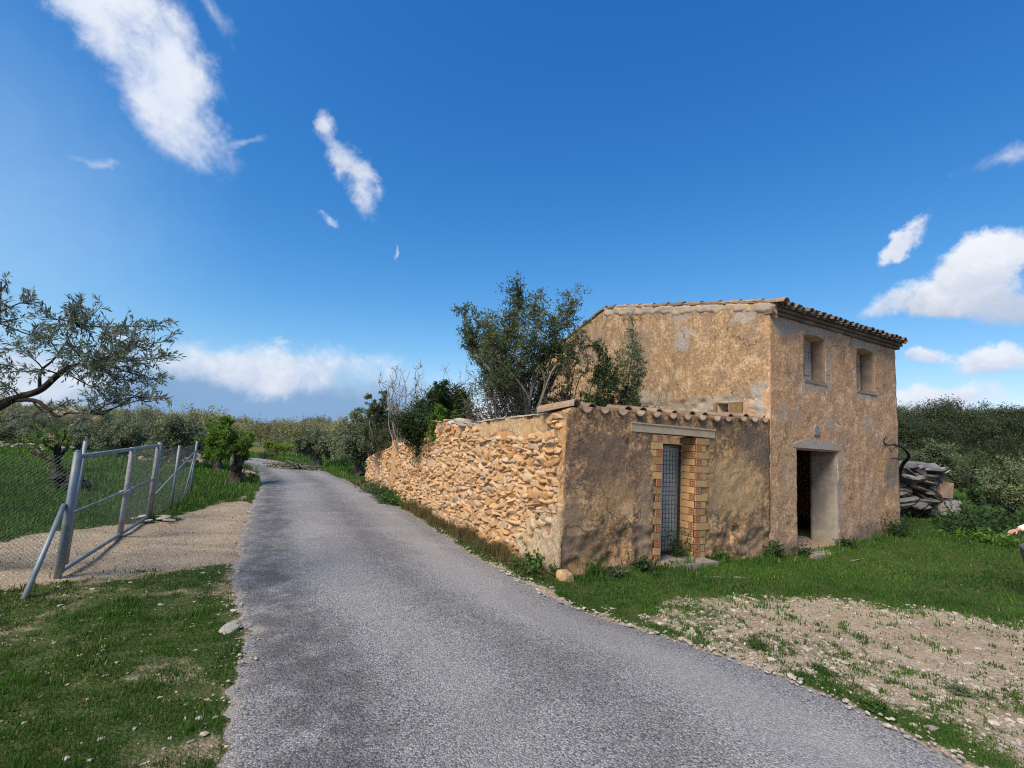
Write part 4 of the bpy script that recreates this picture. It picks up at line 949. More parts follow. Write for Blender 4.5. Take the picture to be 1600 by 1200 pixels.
tree('wild_olive', q, [(0, 0, .5), (.1, 0, 1.0)], .06, px_clumps(q, [(585, 640, 16), (600, 635, 20), (615, 645, 22), (590, 660, 24), (575, 655, 16), (605, 665, 26), (620, 670, 22), (585, 680, 24), (600, 690, 22), (572, 675, 16), (625, 655, 16), (580, 622, 9), (600, 617, 9)], 16.4, .6), L_SHRUB, BARK_GREY, 'pale twiggy grey green shrub at the far end of the stone wall', 'shrub', seed=35, twigs=30, leaves=36, leaf=(.08, .034), twig_r=.006, updir=.5)
# olives right of the road
def olive(bpx, Yd, spec, r0, label, seed, leafmat=L_OLIVE, bark=BARK_OL, fork=.9, name='olive_tree', dj=.9, lean=(0, 0), group=None, **kw):
    q = based(bpx[0], bpx[1], Yd); a = dict(twigs=32, leaves=44, leaf=(.125, .045), twig_r=.006, droop=.2, gnarl=.16, updir=.15, jit=.55); a.update(kw)
    return tree(name, q, [(lean[0] * .4, 0, fork * .4), (lean[0], lean[1], fork)], r0, px_clumps(q, spec, Yd, dj), leafmat, bark, label, seed=seed, group=group, **a)
olive((563, 742), 21.6, [(540, 665, 16), (560, 655, 18), (575, 665, 22), (548, 680, 24), (530, 690, 20), (565, 685, 26), (590, 680, 24), (525, 705, 16), (545, 700, 20), (575, 700, 22), (600, 695, 20), (555, 710, 14), (585, 712, 14), (556, 648, 10)], .24, 'large dark olive tree at the far end of the stone wall', 41, fork=.8, lean=(-.25, 0))
olive((497, 727), 24.6, [(480, 690, 15), (495, 685, 17), (512, 688, 16), (470, 698, 13), (488, 699, 15), (506, 699, 15), (522, 697, 12), (465, 690, 9)], .22, 'round grey olive tree standing alone on the verge right of the road bend', 42, fork=.75, leaf=(.12, .05))
olive((487, 722), 27.5, [(478, 688, 12), (490, 686, 12), (485, 696, 12)], .16, 'olive tree half hidden behind the round grey one', 43, fork=.8)
olive((535, 722), 27, [(525, 700, 12), (540, 702, 14), (550, 708, 10), (515, 708, 8)], .1, 'low grey olive bush between the two big roadside olives', 44, fork=.3)
# left field
almond = olive((365, 757), 15.6, [(345, 668, 13), (335, 680, 16), (325, 692, 15), (352, 685, 18), (345, 700, 18), (370, 690, 16), (383, 692, 12), (330, 705, 14), (322, 712, 9), (360, 708, 16), (378, 705, 12), (332, 660, 10), (388, 684, 9), (352, 660, 9)], .235, 'bright green almond tree with a thick pruned black trunk beside the road', 51, L_ALMOND, BARK_DK, fork=.9, name='almond_tree', dj=.5, leaf=(.10, .036), leaves=34, twigs=26, updir=.4, droop=0, lean=(.05, 0), gnarl=.22, limb_r=.055)
b = MB(); v, f = rock_shape(2, np.random.default_rng(4), .8, .15); b.add(v * (.045, .035, .20) + np.array([-.02, -.25, .80]), f)
b.build('pruning_scar', mat_noise('cut_wood', (.50, .44, .36), (.36, .31, .25), 12, bump=.3), almond)
olive((272, 735), 19.5, [(262, 668, 20), (285, 664, 20), (300, 672, 18), (250, 680, 20), (275, 685, 24), (300, 690, 18), (245, 693, 16), (262, 698, 18), (290, 703, 15), (312, 684, 12)], .26, 'wide grey green olive tree behind the far fence posts', 52, fork=.8)
olive((190, 727), 23, [(170, 672, 16), (190, 668, 18), (210, 670, 17), (225, 680, 14), (180, 685, 18), (205, 688, 16), (165, 688, 14), (192, 698, 13)], .24, 'grey olive tree seen above the middle of the gate', 53, fork=.8)
olive((127, 716), 25.5, [(112, 678, 14), (130, 675, 15), (148, 682, 13), (105, 688, 11), (125, 690, 14), (145, 693, 11)], .26, 'olive tree with a forked black trunk behind the near gate post', 54, fork=.8, bark=BARK_DK)
olive((86, 737), 15.5, [(60, 672, 12), (80, 668, 13), (100, 670, 12), (45, 680, 9), (115, 678, 9), (30, 688, 8), (70, 684, 9)], .13, 'sparse almond tree with a crooked arching black limb in the left field', 55, L_ALMOND, BARK_DK, fork=.55, name='almond_tree', dj=.4, twigs=16, leaves=10, leaf=(.09, .032), limb_r=.06, updir=.3)
olive((38, 712), 27, [(20, 672, 16), (40, 670, 16), (60, 676, 14), (5, 680, 14), (30, 685, 15), (52, 688, 12), (-20, 675, 16)], .26, 'olive tree with a short black trunk at the left end of the grove', 56, fork=.8, bark=BARK_DK)
olive((340, 738), 19.5, [(325, 695, 13), (340, 688, 13), (352, 698, 11), (330, 706, 10)], .16, 'dark trunked olive tree just behind the pruned almond tree', 57, fork=.8, bark=BARK_DK)
olive((318, 725), 24, [(305, 690, 12), (320, 686, 13), (334, 690, 11), (312, 698, 11)], .22, 'olive tree between the far fence and the almond tree', 58, fork=.7, bark=BARK_DK)
olive((478, 710), 36, [(455, 692, 9), (470, 690, 10), (445, 699, 7), (486, 696, 8)], .10, 'small yellow green almond tree in the sunny field past the road bend', 59, L_LIME, BARK_DK, name='almond_tree', fork=.9, leaf=(.15, .06), leaves=14)
olive((432, 713), 34, [(418, 695, 8), (432, 696, 9), (445, 699, 8), (420, 704, 5)], .07, 'second yellow green almond tree, just left of the small one past the bend', 60, L_LIME, BARK_DK, name='almond_tree', fork=.5, leaf=(.15, .06), leaves=16)
olive((412, 724), 29, [(415, 708, 7), (425, 711, 7), (406, 711, 5), (420, 716, 6)], .05, 'low arching grey shrub at the edge of the road bend', 62, L_SHRUB, BARK_DK, name='low_shrub', fork=.3, leaves=5, twigs=20)
# olive branch reaching in from the left, trunk outside the picture
Y = 5.0; q = np.array([-7.3, 5.7, 0]); q[2] = gz(q[0], q[1])
root = empty('olive_tree', q, 0, 'near olive tree whose leafy branch reaches in over the fence at the left edge', 'tree'); bt, bl = MB(), MB()
def rel(px, py, d=0): return W(px, py, Y + d) - q
main = bez([(0, 0, 0), (.25, -.1, .8), (.9, -.3, 1.55), rel(-25, 643), rel(25, 622), rel(62, 610), rel(88, 588), rel(112, 572), rel(150, 566)], 6)
bt.tube(main, np.interp(np.linspace(0, 1, len(main)), [0, .25, .5, .8, 1], [.17, .10, .034, .028, .006]), 9)
lim2 = bez([rel(20, 625), rel(58, 627), rel(88, 650), rel(110, 645), rel(160, 648)], 5); bt.tube(lim2, np.linspace(.024, .006, len(lim2)), 7)
lim3 = bez([rel(62, 608), rel(64, 580), rel(85, 560), rel(120, 510)], 5); bt.tube(lim3, np.linspace(.017, .005, len(lim3)), 6)
lim4 = bez([rel(-25, 643), rel(-30, 590), rel(-5, 520), rel(2, 440)], 5); bt.tube(lim4, np.linspace(.035, .006, len(lim4)), 6)
g = np.random.default_rng(77)
anchors = np.concatenate([main[26:], lim2, lim3, lim4])
spec = [(45, 475, 20, 44), (60, 495, 22, 50), (50, 520, 24, 60), (90, 500, 24, 50), (125, 480, 20, 60), (138, 490, 22, 60), (120, 500, 20, 50), (160, 475, 10, 14), (110, 540, 28, 60), (75, 540, 28, 56), (140, 545, 28, 66), (170, 525, 22, 60), (190, 515, 22, 60), (215, 535, 24, 76), (240, 510, 18, 56), (258, 500, 10, 24), (250, 535, 22, 60), (225, 560, 28, 80), (190, 560, 30, 84), (160, 575, 30, 90), (130, 570, 30, 90), (255, 560, 18, 50), (262, 580, 12, 24), (235, 590, 22, 64), (200, 595, 28, 80), (165, 605, 28, 76), (215, 620, 18, 48), (235, 622, 12, 24), (185, 632, 20, 44), (150, 630, 22, 44), (265, 622, 8, 10), (100, 575, 26, 54), (30, 545, 26, 44), (15, 570, 26, 50), (5, 470, 18, 34), (3, 430, 12, 22), (10, 500, 18, 34), (40, 580, 20, 26), (105, 628, 18, 24), (70, 645, 18, 24), (130, 655, 14, 18), (-20, 540, 30, 50), (-30, 470, 30, 50), (20, 640, 20, 24), (8, 610, 18, 40), (20, 655, 14, 24)]
for (px, py, r, nl) in spec:
    c = W(px, py, Y + g.uniform(-.45, .45)) - q; r = r * Y / 765
    a = anchors[np.argmin(np.linalg.norm(anchors - c, axis=1) + g.uniform(0, .12, len(anchors)))]
    lm = bez([a, (a + c) / 2 + g.normal(0, .05, 3), c], 4); bt.tube(lm, np.linspace(.009, .003, len(lm)), 4, cap=False)
    for k in range(max(5, nl // 4)):
        d = unit(g.normal(size=3) + unit(c - a) * .9 + ZZ * .15); st = lm[int(g.integers(4, len(lm)))]; e = st + d * r * g.uniform(.8, 1.5); mm = (st + e) / 2 + g.normal(0, .015, 3)
        bt.tube([st, mm, e], [.003, .0025, .0012], 3, cap=False)
        m = 12; u = np.sort(g.uniform(.05, 1, m)); pp = st + (e - st) * u[:, None] + g.normal(0, .008, (m, 3)); dd = unit(unit(e - st) * .85 + rdirs(m, g) * .75)
        leaf_quads(bl, pp, dd, .068 * g.uniform(.65, 1.25, m), .0145 * g.uniform(.8, 1.3, m), np.clip(g.normal(.45, .28, m), 0, 1), g)
bt.build('trunk', BARK_DK, root, True); bl.build('crown', L_OLIVE_NEAR, root)

# ------------------------------------------------------------------ groves and pine hill
def copy_tree(o, loc, rz, sc, label=None):
    c = o.copy(); COL.objects.link(c); c.location = loc; c.rotation_euler = (0, 0, rz); c.scale = (sc, sc, sc * random.uniform(.85, 1.12))
    if label: c['label'] = label
    for ch in o.children:
        d = ch.copy(); COL.objects.link(d); d.parent = c
    return c
def proto(name, seed, mat, bark, hgt, wid, nclump, label, group, flat=1.0, leaf=(.22, .10), twigs=16, leaves=13, low=.35, fork=.9, r0=.2, pine=False):
    g = np.random.default_rng(seed); cl = []
    for k in range(nclump):
        a = g.uniform(0, 6.283); u = g.uniform(0, 1) ** .6; z = hgt * (low + (1 - low) * g.uniform(.05, .92))
        rad = wid * .5 * u * (1 - .55 * abs((z / hgt - low) / (1 - low) - .35)); cl.append((rad * math.cos(a), rad * math.sin(a), z, wid * g.uniform(.17, .27)))
    return tree(name, (0, 0, -50), [(g.uniform(-.1, .1), 0, fork * .5), (g.uniform(-.2, .2), 0, fork)], r0, cl, mat, bark, label, 'tree', group, seed=seed, twigs=twigs, leaves=leaves, leaf=leaf, twig_r=0, limb_r=.05, flat=flat, droop=.1, jit=.7, updir=.15 if not pine else .3)
def plant(protos, spots, smin, smax):
    for i, (x, y) in enumerate(spots):
        o = protos[i % len(protos)]; loc = (x, y, gz(x, y) - .05); rz = random.uniform(0, 6.28); sc = random.uniform(smin, smax)
        if i < len(protos): o.location = loc; o.rotation_euler = (0, 0, rz); o.scale = (sc, sc, sc)
        else: copy_tree(o, loc, rz, sc)
def spots(a0, a1, y0, y1, step, keep, seed):
    g = np.random.default_rng(seed); out = []; y = y0
    while y < y1:
        x = a0 * y
        while x < a1 * y:
            q = (x + g.uniform(-.4, .4) * step, y + g.uniform(-.4, .4) * step)
            if keep(*q): out.append(q)
            x += step
        y += step * .85
    g.shuffle(out); return [tuple(q) for q in out]
far_label = 'sunlit tan green olive tree in the grove covering the far slope past the road bend'
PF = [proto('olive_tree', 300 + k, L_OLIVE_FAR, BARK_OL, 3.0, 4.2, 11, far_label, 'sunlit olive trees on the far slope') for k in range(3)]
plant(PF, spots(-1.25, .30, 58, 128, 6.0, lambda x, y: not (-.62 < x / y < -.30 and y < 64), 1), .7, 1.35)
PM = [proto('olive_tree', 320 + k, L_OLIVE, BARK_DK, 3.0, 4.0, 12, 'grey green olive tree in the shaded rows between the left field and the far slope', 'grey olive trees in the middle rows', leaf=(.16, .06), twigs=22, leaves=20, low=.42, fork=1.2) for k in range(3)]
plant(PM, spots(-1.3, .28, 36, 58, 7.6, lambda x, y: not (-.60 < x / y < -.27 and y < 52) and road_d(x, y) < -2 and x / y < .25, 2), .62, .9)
PP = [proto('pine_tree', 340 + k, L_PINE, BARK_DK, 6.5, 5.6, 15, 'dark pine tree in the wood covering the hill right of the farmhouse', 'pines on the hill', flat=.28, leaf=(.22, .085), twigs=22, leaves=24, low=.14, fork=2.2, r0=.16, pine=True) for k in range(4)]
plant(PP, spots(.38, 1.35, 52, 132, 5.8, lambda x, y: True, 3), .8, 1.3)
PS = [proto('scrub_bush', 360 + k, L_SHRUB if k != 1 else L_MID, BARK_DK, 2.4, 2.8, 10, 'green scrub bush at the foot of the pine hill', 'scrub at the foot of the pine hill', leaf=(.12, .045), twigs=22, leaves=22, low=.15, fork=.5, r0=.08) for k in range(3)]
plant(PS, spots(.55, 1.3, 30, 62, 5.6, lambda x, y: True, 4), .6, 1.25)
# right of the house, nearer
olive((1561, 818), 13.4, [(1545, 745, 18), (1565, 730, 20), (1590, 735, 22), (1580, 755, 24), (1555, 765, 18), (1600, 760, 24), (1610, 725, 22), (1625, 745, 26), (1590, 778, 18), (1548, 755, 14), (1620, 780, 22), (1575, 790, 10)], .075, 'leaning pale green olive tree at the right edge of the lawn', 81, L_PALE, BARK_DK, fork=.75, lean=(.62, .1), leaf=(.085, .03), leaves=30, twigs=26, dj=.5)
olive((1465, 775), 22, [(1440, 720, 18), (1460, 705, 20), (1480, 715, 22), (1450, 735, 20), (1475, 740, 18), (1430, 735, 14)], .08, 'blue green bush behind the grey rocks', 82, L_SHRUB, BARK_DK, fork=.5, name='green_bush', twig_r=.008)
olive((1515, 775), 21, [(1500, 750, 14), (1515, 745, 15), (1530, 755, 13), (1490, 745, 12), (1510, 735, 12)], .06, 'brownish twiggy bush between the rocks and the leaning olive tree', 83, L_DARK, mat_bark('twigs_brown', (.12, .09, .07), (.22, .18, .14)), fork=.3, name='dry_bush', leaves=6, twigs=40, twig_r=.009)
olive((1540, 785), 19, [(1525, 772, 12), (1545, 775, 12), (1560, 770, 12), (1535, 762, 10)], .06, 'dark shaded bush under the leaning olive tree', 84, L_DARK, BARK_DK, fork=.3, name='dark_bush')
# dead black limb by the house corner
q = based(1402, 800, 13.2); root = empty('dead_tree', q, 0, 'dead black branch with bent forks sticking out at the house corner above the rocks', 'tree')
b = MB()
def dl(pts, r0, r1): 
    p = bez([W(x, y, Y) - q for x, y, Y in pts], 5); b.tube(p, np.linspace(r0, r1, len(p)), 7)
dl([(1404, 800, 13.2), (1402, 760, 13.1), (1410, 727, 12.7), (1420, 715, 12.3), (1416, 705, 12.0), (1408, 698, 11.7), (1396, 695, 11.2), (1384, 695, 10.8), (1381, 688, 10.7), (1384, 683, 10.6)], .055, .006)
dl([(1420, 715, 12.3), (1406, 717, 11.6), (1392, 716, 11.0)], .022, .010); dl([(1420, 715, 12.3), (1435, 712, 12.6), (1446, 714, 12.6)], .022, .006); dl([(1410, 699, 11.8), (1418, 694, 12.3), (1432, 690, 12.3)], .022, .005); dl([(1381, 688, 10.7), (1388, 681, 10.6)], .008, .003)
for k in range(14):
    g = np.random.default_rng(400 + k); px = g.uniform(1384, 1440); py = 697 + .16 * (px - 1410) + g.uniform(-3, 14); yy = 10.9 + (px - 1384) * .035
    dl([(px, py, yy), (px + g.uniform(-7, 7), py - g.uniform(3, 8), yy), (px + g.uniform(-14, 14), py - g.uniform(5, 16), yy + g.uniform(-.1, .1))], .006, .0025)
b.build('trunk', BARK_DK, root, True)
# rock pile with bricks right of the house
q = based(1440, 795, 15.2); rk = empty('rock_pile', q, 0, 'pile of grey layered rock slabs with bricks on its right side beyond the house', 'rocks')
GREYROCK = mat_noise('grey_rock', (.185, .175, .165), (.105, .10, .095), 7, c3=(.22, .20, .175), bump=.8, bd=.03, tone=True)
g = np.random.default_rng(9); b = MB()
for k in range(95):
    v, f = rock_shape(2, g, .8, .03); w = W(g.uniform(1404, 1464), g.uniform(728, 795), 15.2 + g.uniform(-.4, .8)) - q
    lim = 731 + max(0, 0)
    p = v * (g.uniform(.12, .34), g.uniform(.15, .3), g.uniform(.04, .13)); an = g.normal(.12, .3); c, s = math.cos(an), math.sin(an)
    b.add(np.stack([p[:, 0] * c + p[:, 2] * s, p[:, 1], -p[:, 0] * s + p[:, 2] * c], -1) + w, f, g.uniform(.1, .9))
v, f = rock_shape(3, g, .8, .15); b.add(v * (.75, .6, .75) + W(1428, 770, 15.6) - q, f, .4)
b.build('rocks', GREYROCK, rk)
b = MB()
for (px, py, sx, sz, an) in ((1446, 730, .26, .035, .25), (1460, 738, .24, .03, .2)):
    v, f = rock_shape(2, g, .6, .1); p = v * (sx, .2, sz); c, s = math.cos(an), math.sin(an); b.add(np.stack([p[:, 0] * c + p[:, 2] * s, p[:, 1], -p[:, 0] * s + p[:, 2] * c], -1) + W(px, py, 15.0) - q, f, .3)
b.build('top_slab', GREYROCK, rk)
b = MB(); o = W(1474, 776, 15.0) - q; b.box(o + (-.14, -.1, 0), o + (.2, .15, .44), .6, jit=.05); o = W(1464, 752, 15.0) - q; b.box(o + (-.12, -.1, -.05), o + (.12, .12, .12), .7, jit=.04); b.build('brick', mat_noise('old_brick', (.38, .27, .20), (.28, .2, .15), 10, tone=True), rk)
b = MB(); o = W(1460, 800, 15.05) - q; b.box(o + (-.12, 0, -.1), o + (.08, .3, .85), jit=.03); o = W(1482, 785, 15.0) - q; b.box(o + (-.25, -.1, -.4), o + (.35, .3, .06), jit=.03); b.build('kerb', CEMENT, rk)
b = MB(); b.tube([W(1468, 745, 14.9) - q, W(1484, 735, 14.9) - q], .018, 6); b.build('stick', WOOD, rk)
# charred stump, rubble row, cut branches, far ruin
q = based(112, 769, 12.1); st = empty('stump', q, 0, 'black charred stump with jagged roots in the grass behind the gate', 'stump'); b = MB(); g = np.random.default_rng(12)
for k in range(14):
    v, f = rock_shape(2, g, .9, .35); b.add(v * (g.uniform(.10, .2), g.uniform(.1, .18), g.uniform(.05, .13)) + (g.uniform(-.26, .28), g.uniform(-.15, .15), g.uniform(.04, .42)), f)
for k in range(9):
    a = g.uniform(0, 6.28); b.tube(bez([(0, 0, .2), (.25 * math.cos(a), .2 * math.sin(a), g.uniform(.1, .4)), (.42 * math.cos(a), .3 * math.sin(a), g.uniform(.0, .45))], 3), np.linspace(.05, .012, 7), 6)
b.build('roots', mat_noise('charcoal', (.018, .017, .016), (.035, .032, .03), 12, bump=.8), st)
def rubble(px0, py0, px1, py1, Y0, Y1, n, label, seed):
    g = np.random.default_rng(seed); p0, p1 = based(px0, py0, Y0), based(px1, py1, Y1); r = empty('rubble_row', p0, 0, label, 'stones'); b = MB()
    for k in range(n):
        t = g.random(); c = p0 + (p1 - p0) * t - p0 + np.array([g.normal(0, .15), g.normal(0, .3), 0]); c[2] = gz(p0[0] + c[0], p0[1] + c[1]) - p0[2] + g.uniform(0, .28)
        v, f = rock_shape(2, g, .75, .2); b.add(v * (g.uniform(.07, .19), g.uniform(.06, .15), g.uniform(.04, .08)) + c, f, g.uniform(.2, .9))
    b.build('stones', mat_noise('field_stone', (.33, .28, .21), (.23, .19, .145), 9, tone=True), r)
rubble(-80, 716, 108, 716, 25, 24.5, 70, 'low row of tan field stones under the olive trees on the left', 5)
rubble(215, 742, 318, 742, 21.5, 21.5, 30, 'short row of grey field stones at the foot of the wide olive tree', 6)
rubble(388, 742, 396, 737, 17.6, 18.4, 12, 'few stones heaped beside the road behind the almond trunk', 7)
q = based(455, 735, 22.4); br = empty('branch_pile', q, 0, 'heap of cut branches and green prunings on the verge at the road bend', 'branches'); b, bl = MB(), MB(); g = np.random.default_rng(15)
for k in range(46):
    a = g.normal(0, .5) + (math.pi if g.random() < .5 else 0); c = np.array([g.normal(0, .4), g.normal(0, .3), g.uniform(.03, .3)]); d = np.array([math.cos(a), math.sin(a), g.normal(0, .15)]) * g.uniform(.25, .7)
    b.tube([c - d, c + g.normal(0, .05, 3), c + d], [.03, .026, .015], 5)
    m = 26; leaf_quads(bl, c + d * g.uniform(-.2, 1.2, (m, 1)) + g.normal(0, .09, (m, 3)), rdirs(m, g), np.full(m, .10), np.full(m, .04), np.clip(g.normal(.4, .2, m), 0, 1), g)
b.build('branch', BARK_GREY, br, True); bl.build('leaves', L_MID, br)
q = based(131, 665, 62); rn = empty('ruined_house', q, .3, 'small ruined house of pinkish stone far off beyond the left grove', 'house'); b = MB()
sheet(b, (-3.0, -2, 0), ZX, ZZ, -ZY, 0, 6.4, 0, lambda u: 2.9 + .5 * math.sin(u * 1.3) + (.8 if 2 < u < 3.6 else 0), .25, .4, [[2.4, 3.1, 1.2, 2.2]], .05, 81); sheet(b, (3.4, -2, 0), ZY, ZZ, ZX, 0, 4, 0, lambda u: 2.6 + .4 * math.sin(u * 2), .3, .4, [], .05, 82); sheet(b, (-3.0, -2, 0), ZY, ZZ, -ZX, 0, 4, 0, lambda u: 2.7, .3, .4, [], .05, 83)
b.build('wall', mat_noise('pink_rubble', (.44, .27, .19), (.50, .36, .25), 2.5, c3=(.34, .2, .14)), rn)

# ------------------------------------------------------------------ weeds and small plants
def weed(px, py, loc, label, seed, h=.3, n=26, mat=L_ALMOND, leaf=(.07, .03), name='weed', rad=.14, lv=9, cat='plant', group=None):
    q = np.array([loc[0], loc[1], gz(loc[0], loc[1])]) if loc is not None else based(px, py)
    g = np.random.default_rng(seed); o = MB(); st = MB()
    for k in range(n):
        d = unit(np.array([g.normal(0, .5), g.normal(0, .5), 1.0])); b0 = np.array([g.normal(0, rad * .35), g.normal(0, rad * .35), 0]); L = h * g.uniform(.45, 1.1); e = b0 + d * L + np.array([g.normal(0, .04), g.normal(0, .04), -.03 * L]); mid = (b0 + e) / 2 + g.normal(0, .02, 3)
        o.tube([b0, mid, e], [.004, .003, .002], 3, tone=.3, cap=False)
        u = g.uniform(.2, 1, lv); pp = b0 + (e - b0) * u[:, None] + g.normal(0, .012, (lv, 3)); dd = unit(rdirs(lv, g) * np.array([1, 1, .5]) + ZZ * .25)
        leaf_quads(o, pp, dd, leaf[0] * g.uniform(.5, 1.2, lv), leaf[1] * g.uniform(.7, 1.3, lv), np.clip(g.normal(.4, .25, lv), 0, 1), g)
    r = o.build(name, mat); r.location = q; return tag(r, label, cat, group)
WD = mat_leaf('weed_leaf', (.030, .072, .014), (.09, .165, .03), (.09, .14, .04), .25)
WDK = mat_leaf('dark_weed_leaf', (.016, .042, .012), (.055, .10, .028), (.06, .09, .04), .2)
def lw(t, s): p = loc2w(t, s); return (p[0], p[1])
weed(0, 0, lw(.50, -.10), 'thin green weed climbing the wall left of the brick doorway', 1, .42, 22, WD, (.045, .022), rad=.12)
weed(0, 0, lw(4.72, -.12), 'leafy dark green rosette plant where courtyard wall meets the house', 2, .34, 40, WDK, (.12, .032), rad=.12, lv=8)
weed(0, 0, lw(9.15, -.22), 'dark green bush at the foot of the house right corner', 3, .62, 70, WDK, (.06, .028), rad=.3, lv=12, name='wall_bush')
weed(0, 0, lw(2.55, .18), 'dark bush growing inside the brick doorway beside the grille', 4, .62, 46, WDK, (.055, .02), rad=.22, lv=12, name='doorway_bush')
weed(0, 0, lw(5.55, -.15), 'small green weeds left of the house doorway', 5, .26, 26, WDK, rad=.2)
weed(0, 0, lw(7.0, -.2), 'straggling weed at the right jamb of the house doorway', 6, .24, 26, WDK, rad=.2)
weed(0, 0, lw(.75, -.35), 'grey green thistle in front of the courtyard wall', 7, .18, 26, L_SHRUB, (.13, .03), rad=.1)
weed(0, 0, lw(3.25, -.12), 'clump of green weeds right of the brick doorway step', 8, .2, 36, WD, rad=.11)
weed(0, 0, lw(1.45, -.18), 'dark weeds in the grass left of the brick doorway', 9, .26, 40, WDK, rad=.28)
for k, (t, s, h, lab, m) in enumerate([(-.22, .35, .24, 'green weeds beside the corner of the stone wall', WD), (-.35, 7.9, .32, 'bright green weed clump at the wall foot beside the pilaster', WD), (-.45, 7.2, .34, 'bright green weed clump at the wall foot where the dry grass ends', WD), (-.3, 8.6, .38, 'dark green weed clump just below the pilaster', WDK), (-.35, 9.6, .36, 'grey green shrubby weed at the foot of the lower wall', L_SHRUB), (-.3, 10.5, .34, 'bluish grey weed halfway along the lower wall', L_SHRUB), (-.3, 11.6, .3, 'reddish brown dry weed near the far end of the lower wall', DRYGRASS)]):
    weed(0, 0, lw(t, s), lab, 20 + k, h, 60, m, (.08, .035), rad=.5, lv=10)
for k, (x, y, h, lab, m) in enumerate([(11.6, 12.2, .5, 'tall nettles behind the house corner', WDK), (12.6, 13.1, .75, 'dark nettles in front of the grey rocks', WDK), (13.8, 13.2, .45, 'green nettles right of the grey rocks', WD), (11.2, 11.2, .26, 'pale green leafy weed on the lawn by the house corner', L_ALMOND), (14.9, 14.0, .35, 'grey green weeds at the end of the nettle bank', L_SHRUB)]):
    weed(0, 0, (x, y), lab, 40 + k, h, 130, m, (.11, .05), rad=1.1, lv=10, name='nettles')
for k, (px, py, lab) in enumerate([(1500, 1082, 'blue green plant on the stony ground at the lower right'), (1180, 1012, 'small green tuft on the gravel by the road edge'), (1370, 1110, 'low bright green tuft on the gravel nearest the camera'), (1285, 1050, 'green tuft in the middle of the gravel patch')]):
    weed(px, py, None, lab, 60 + k, .07, 40, WD if k else L_SHRUB, (.035, .014), rad=.09, lv=7, name='tuft')

# ------------------------------------------------------------------ person bending at the right edge
def skin_obj(name, verts, edges, rad, mat, parent, sub=2):
    me = bpy.data.meshes.new(name); me.from_pydata([tuple(v) for v in verts], edges, []); me.update()
    o = bpy.data.objects.new(name, me); COL.objects.link(o); o.parent = parent
    m = o.modifiers.new('Skin', 'SKIN'); m.use_smooth_shade = True
    if not me.skin_vertices: return o
    for i, r in enumerate(rad): me.skin_vertices[0].data[i].radius = (r, r) if not isinstance(r, tuple) else r
    me.skin_vertices[0].data[0].use_root = True
    s = o.modifiers.new('Sub', 'SUBSURF'); s.levels = sub; s.render_levels = sub
    me.materials.append(mat); return o
Y = 7.2; hip = W(1621, 854, Y); q = np.array([hip[0], hip[1], gz(hip[0], hip[1])]); hz = hip[2] - q[2]
pr = empty('person', q, 0, 'person in white shirt and grey trousers bending over, cut by the right edge', 'person')
SKINM = mat_noise('skin', (.52, .30, .22), (.46, .25, .18), 20, rough=.55, bump=.1); SHIRT = mat_noise('white_cloth', (.74, .73, .68), (.66, .65, .60), 18, bump=.2); TROU = mat_noise('grey_cloth', (.12, .135, .14), (.085, .095, .10), 18, bump=.2)
body = [(0, 0, hz), (.22, .02, hz + .16), (.44, .04, hz + .26), (.56, .05, hz + .27), (.70, .05, hz + .24),
        (-.02, -.10, hz - .08), (.05, -.12, hz * .52), (0, -.12, .08), (.14, -.13, .03), (-.02, .12, hz - .08), (.1, .13, hz * .52), (.06, .14, .08), (.2, .14, .03),
        (.42, .17, hz + .25), (.22, .28, hz + .25), (-.04, .24, hz + .19), (.42, -.22, hz + .22), (.55, -.25, hz - .08), (.66, -.22, hz - .30)]
skin_obj('body', body, [(0, 1), (1, 2), (2, 3), (3, 4), (0, 5), (5, 6), (6, 7), (7, 8), (0, 9), (9, 10), (10, 11), (11, 12), (2, 13), (13, 14), (14, 15), (2, 16), (16, 17), (17, 18)],
         [.12, .12, .125, .055, .095, .085, .058, .042, .04, .085, .058, .042, .04, .06, .042, .028, .06, .042, .03], SKINM, pr)
skin_obj('trousers', [(.02, 0, hz + .02), (-.02, -.10, hz - .08), (.05, -.12, hz * .52), (0, -.12, .12), (-.02, .12, hz - .08), (.1, .13, hz * .52), (.06, .14, .12)], [(0, 1), (1, 2), (2, 3), (0, 4), (4, 5), (5, 6)], [.145, .105, .078, .065, .105, .078, .065], TROU, pr)
skin_obj('shirt', [(.03, .0, hz + .035), (.22, .02, hz + .17), (.44, .04, hz + .265), (.42, .17, hz + .25), (.22, .28, hz + .255), (.0, .245, hz + .20), (.42, -.22, hz + .22), (.54, -.25, hz - .06)], [(0, 1), (1, 2), (2, 3), (3, 4), (4, 5), (2, 6), (6, 7)], [.155, .145, .145, .078, .058, .045, .078, .058], SHIRT, pr)
hv, he, hr = [(-.04, .24, hz + .19), (-.075, .24, hz + .178)], [(0, 1)], [.026, .03]
for k in range(4):
    i = len(hv); y = .208 + .021 * k; l = (.062, .075, .07, .055)[k]; hv += [(-.105, y, hz + .168), (-.105 - l * .45, y + .002, hz + .155), (-.10 - l * .75, y + .006, hz + .125)]; he += [(1, i), (i, i + 1), (i + 1, i + 2)]; hr += [.011, .0095, .008]
i = len(hv); hv += [(-.075, .205, hz + .158), (-.10, .195, hz + .13)]; he += [(1, i), (i, i + 1)]; hr += [.012, .009]
skin_obj('hand', hv, he, hr, SKINM, pr)
b = MB(); v, f = ICO[3]; b.add(v * (.10, .085, .09) + (.70, .05, hz + .265), f); b.build('hair', mat_noise('dark_hair', (.05, .035, .025), (.03, .02, .015), 30), pr, True)
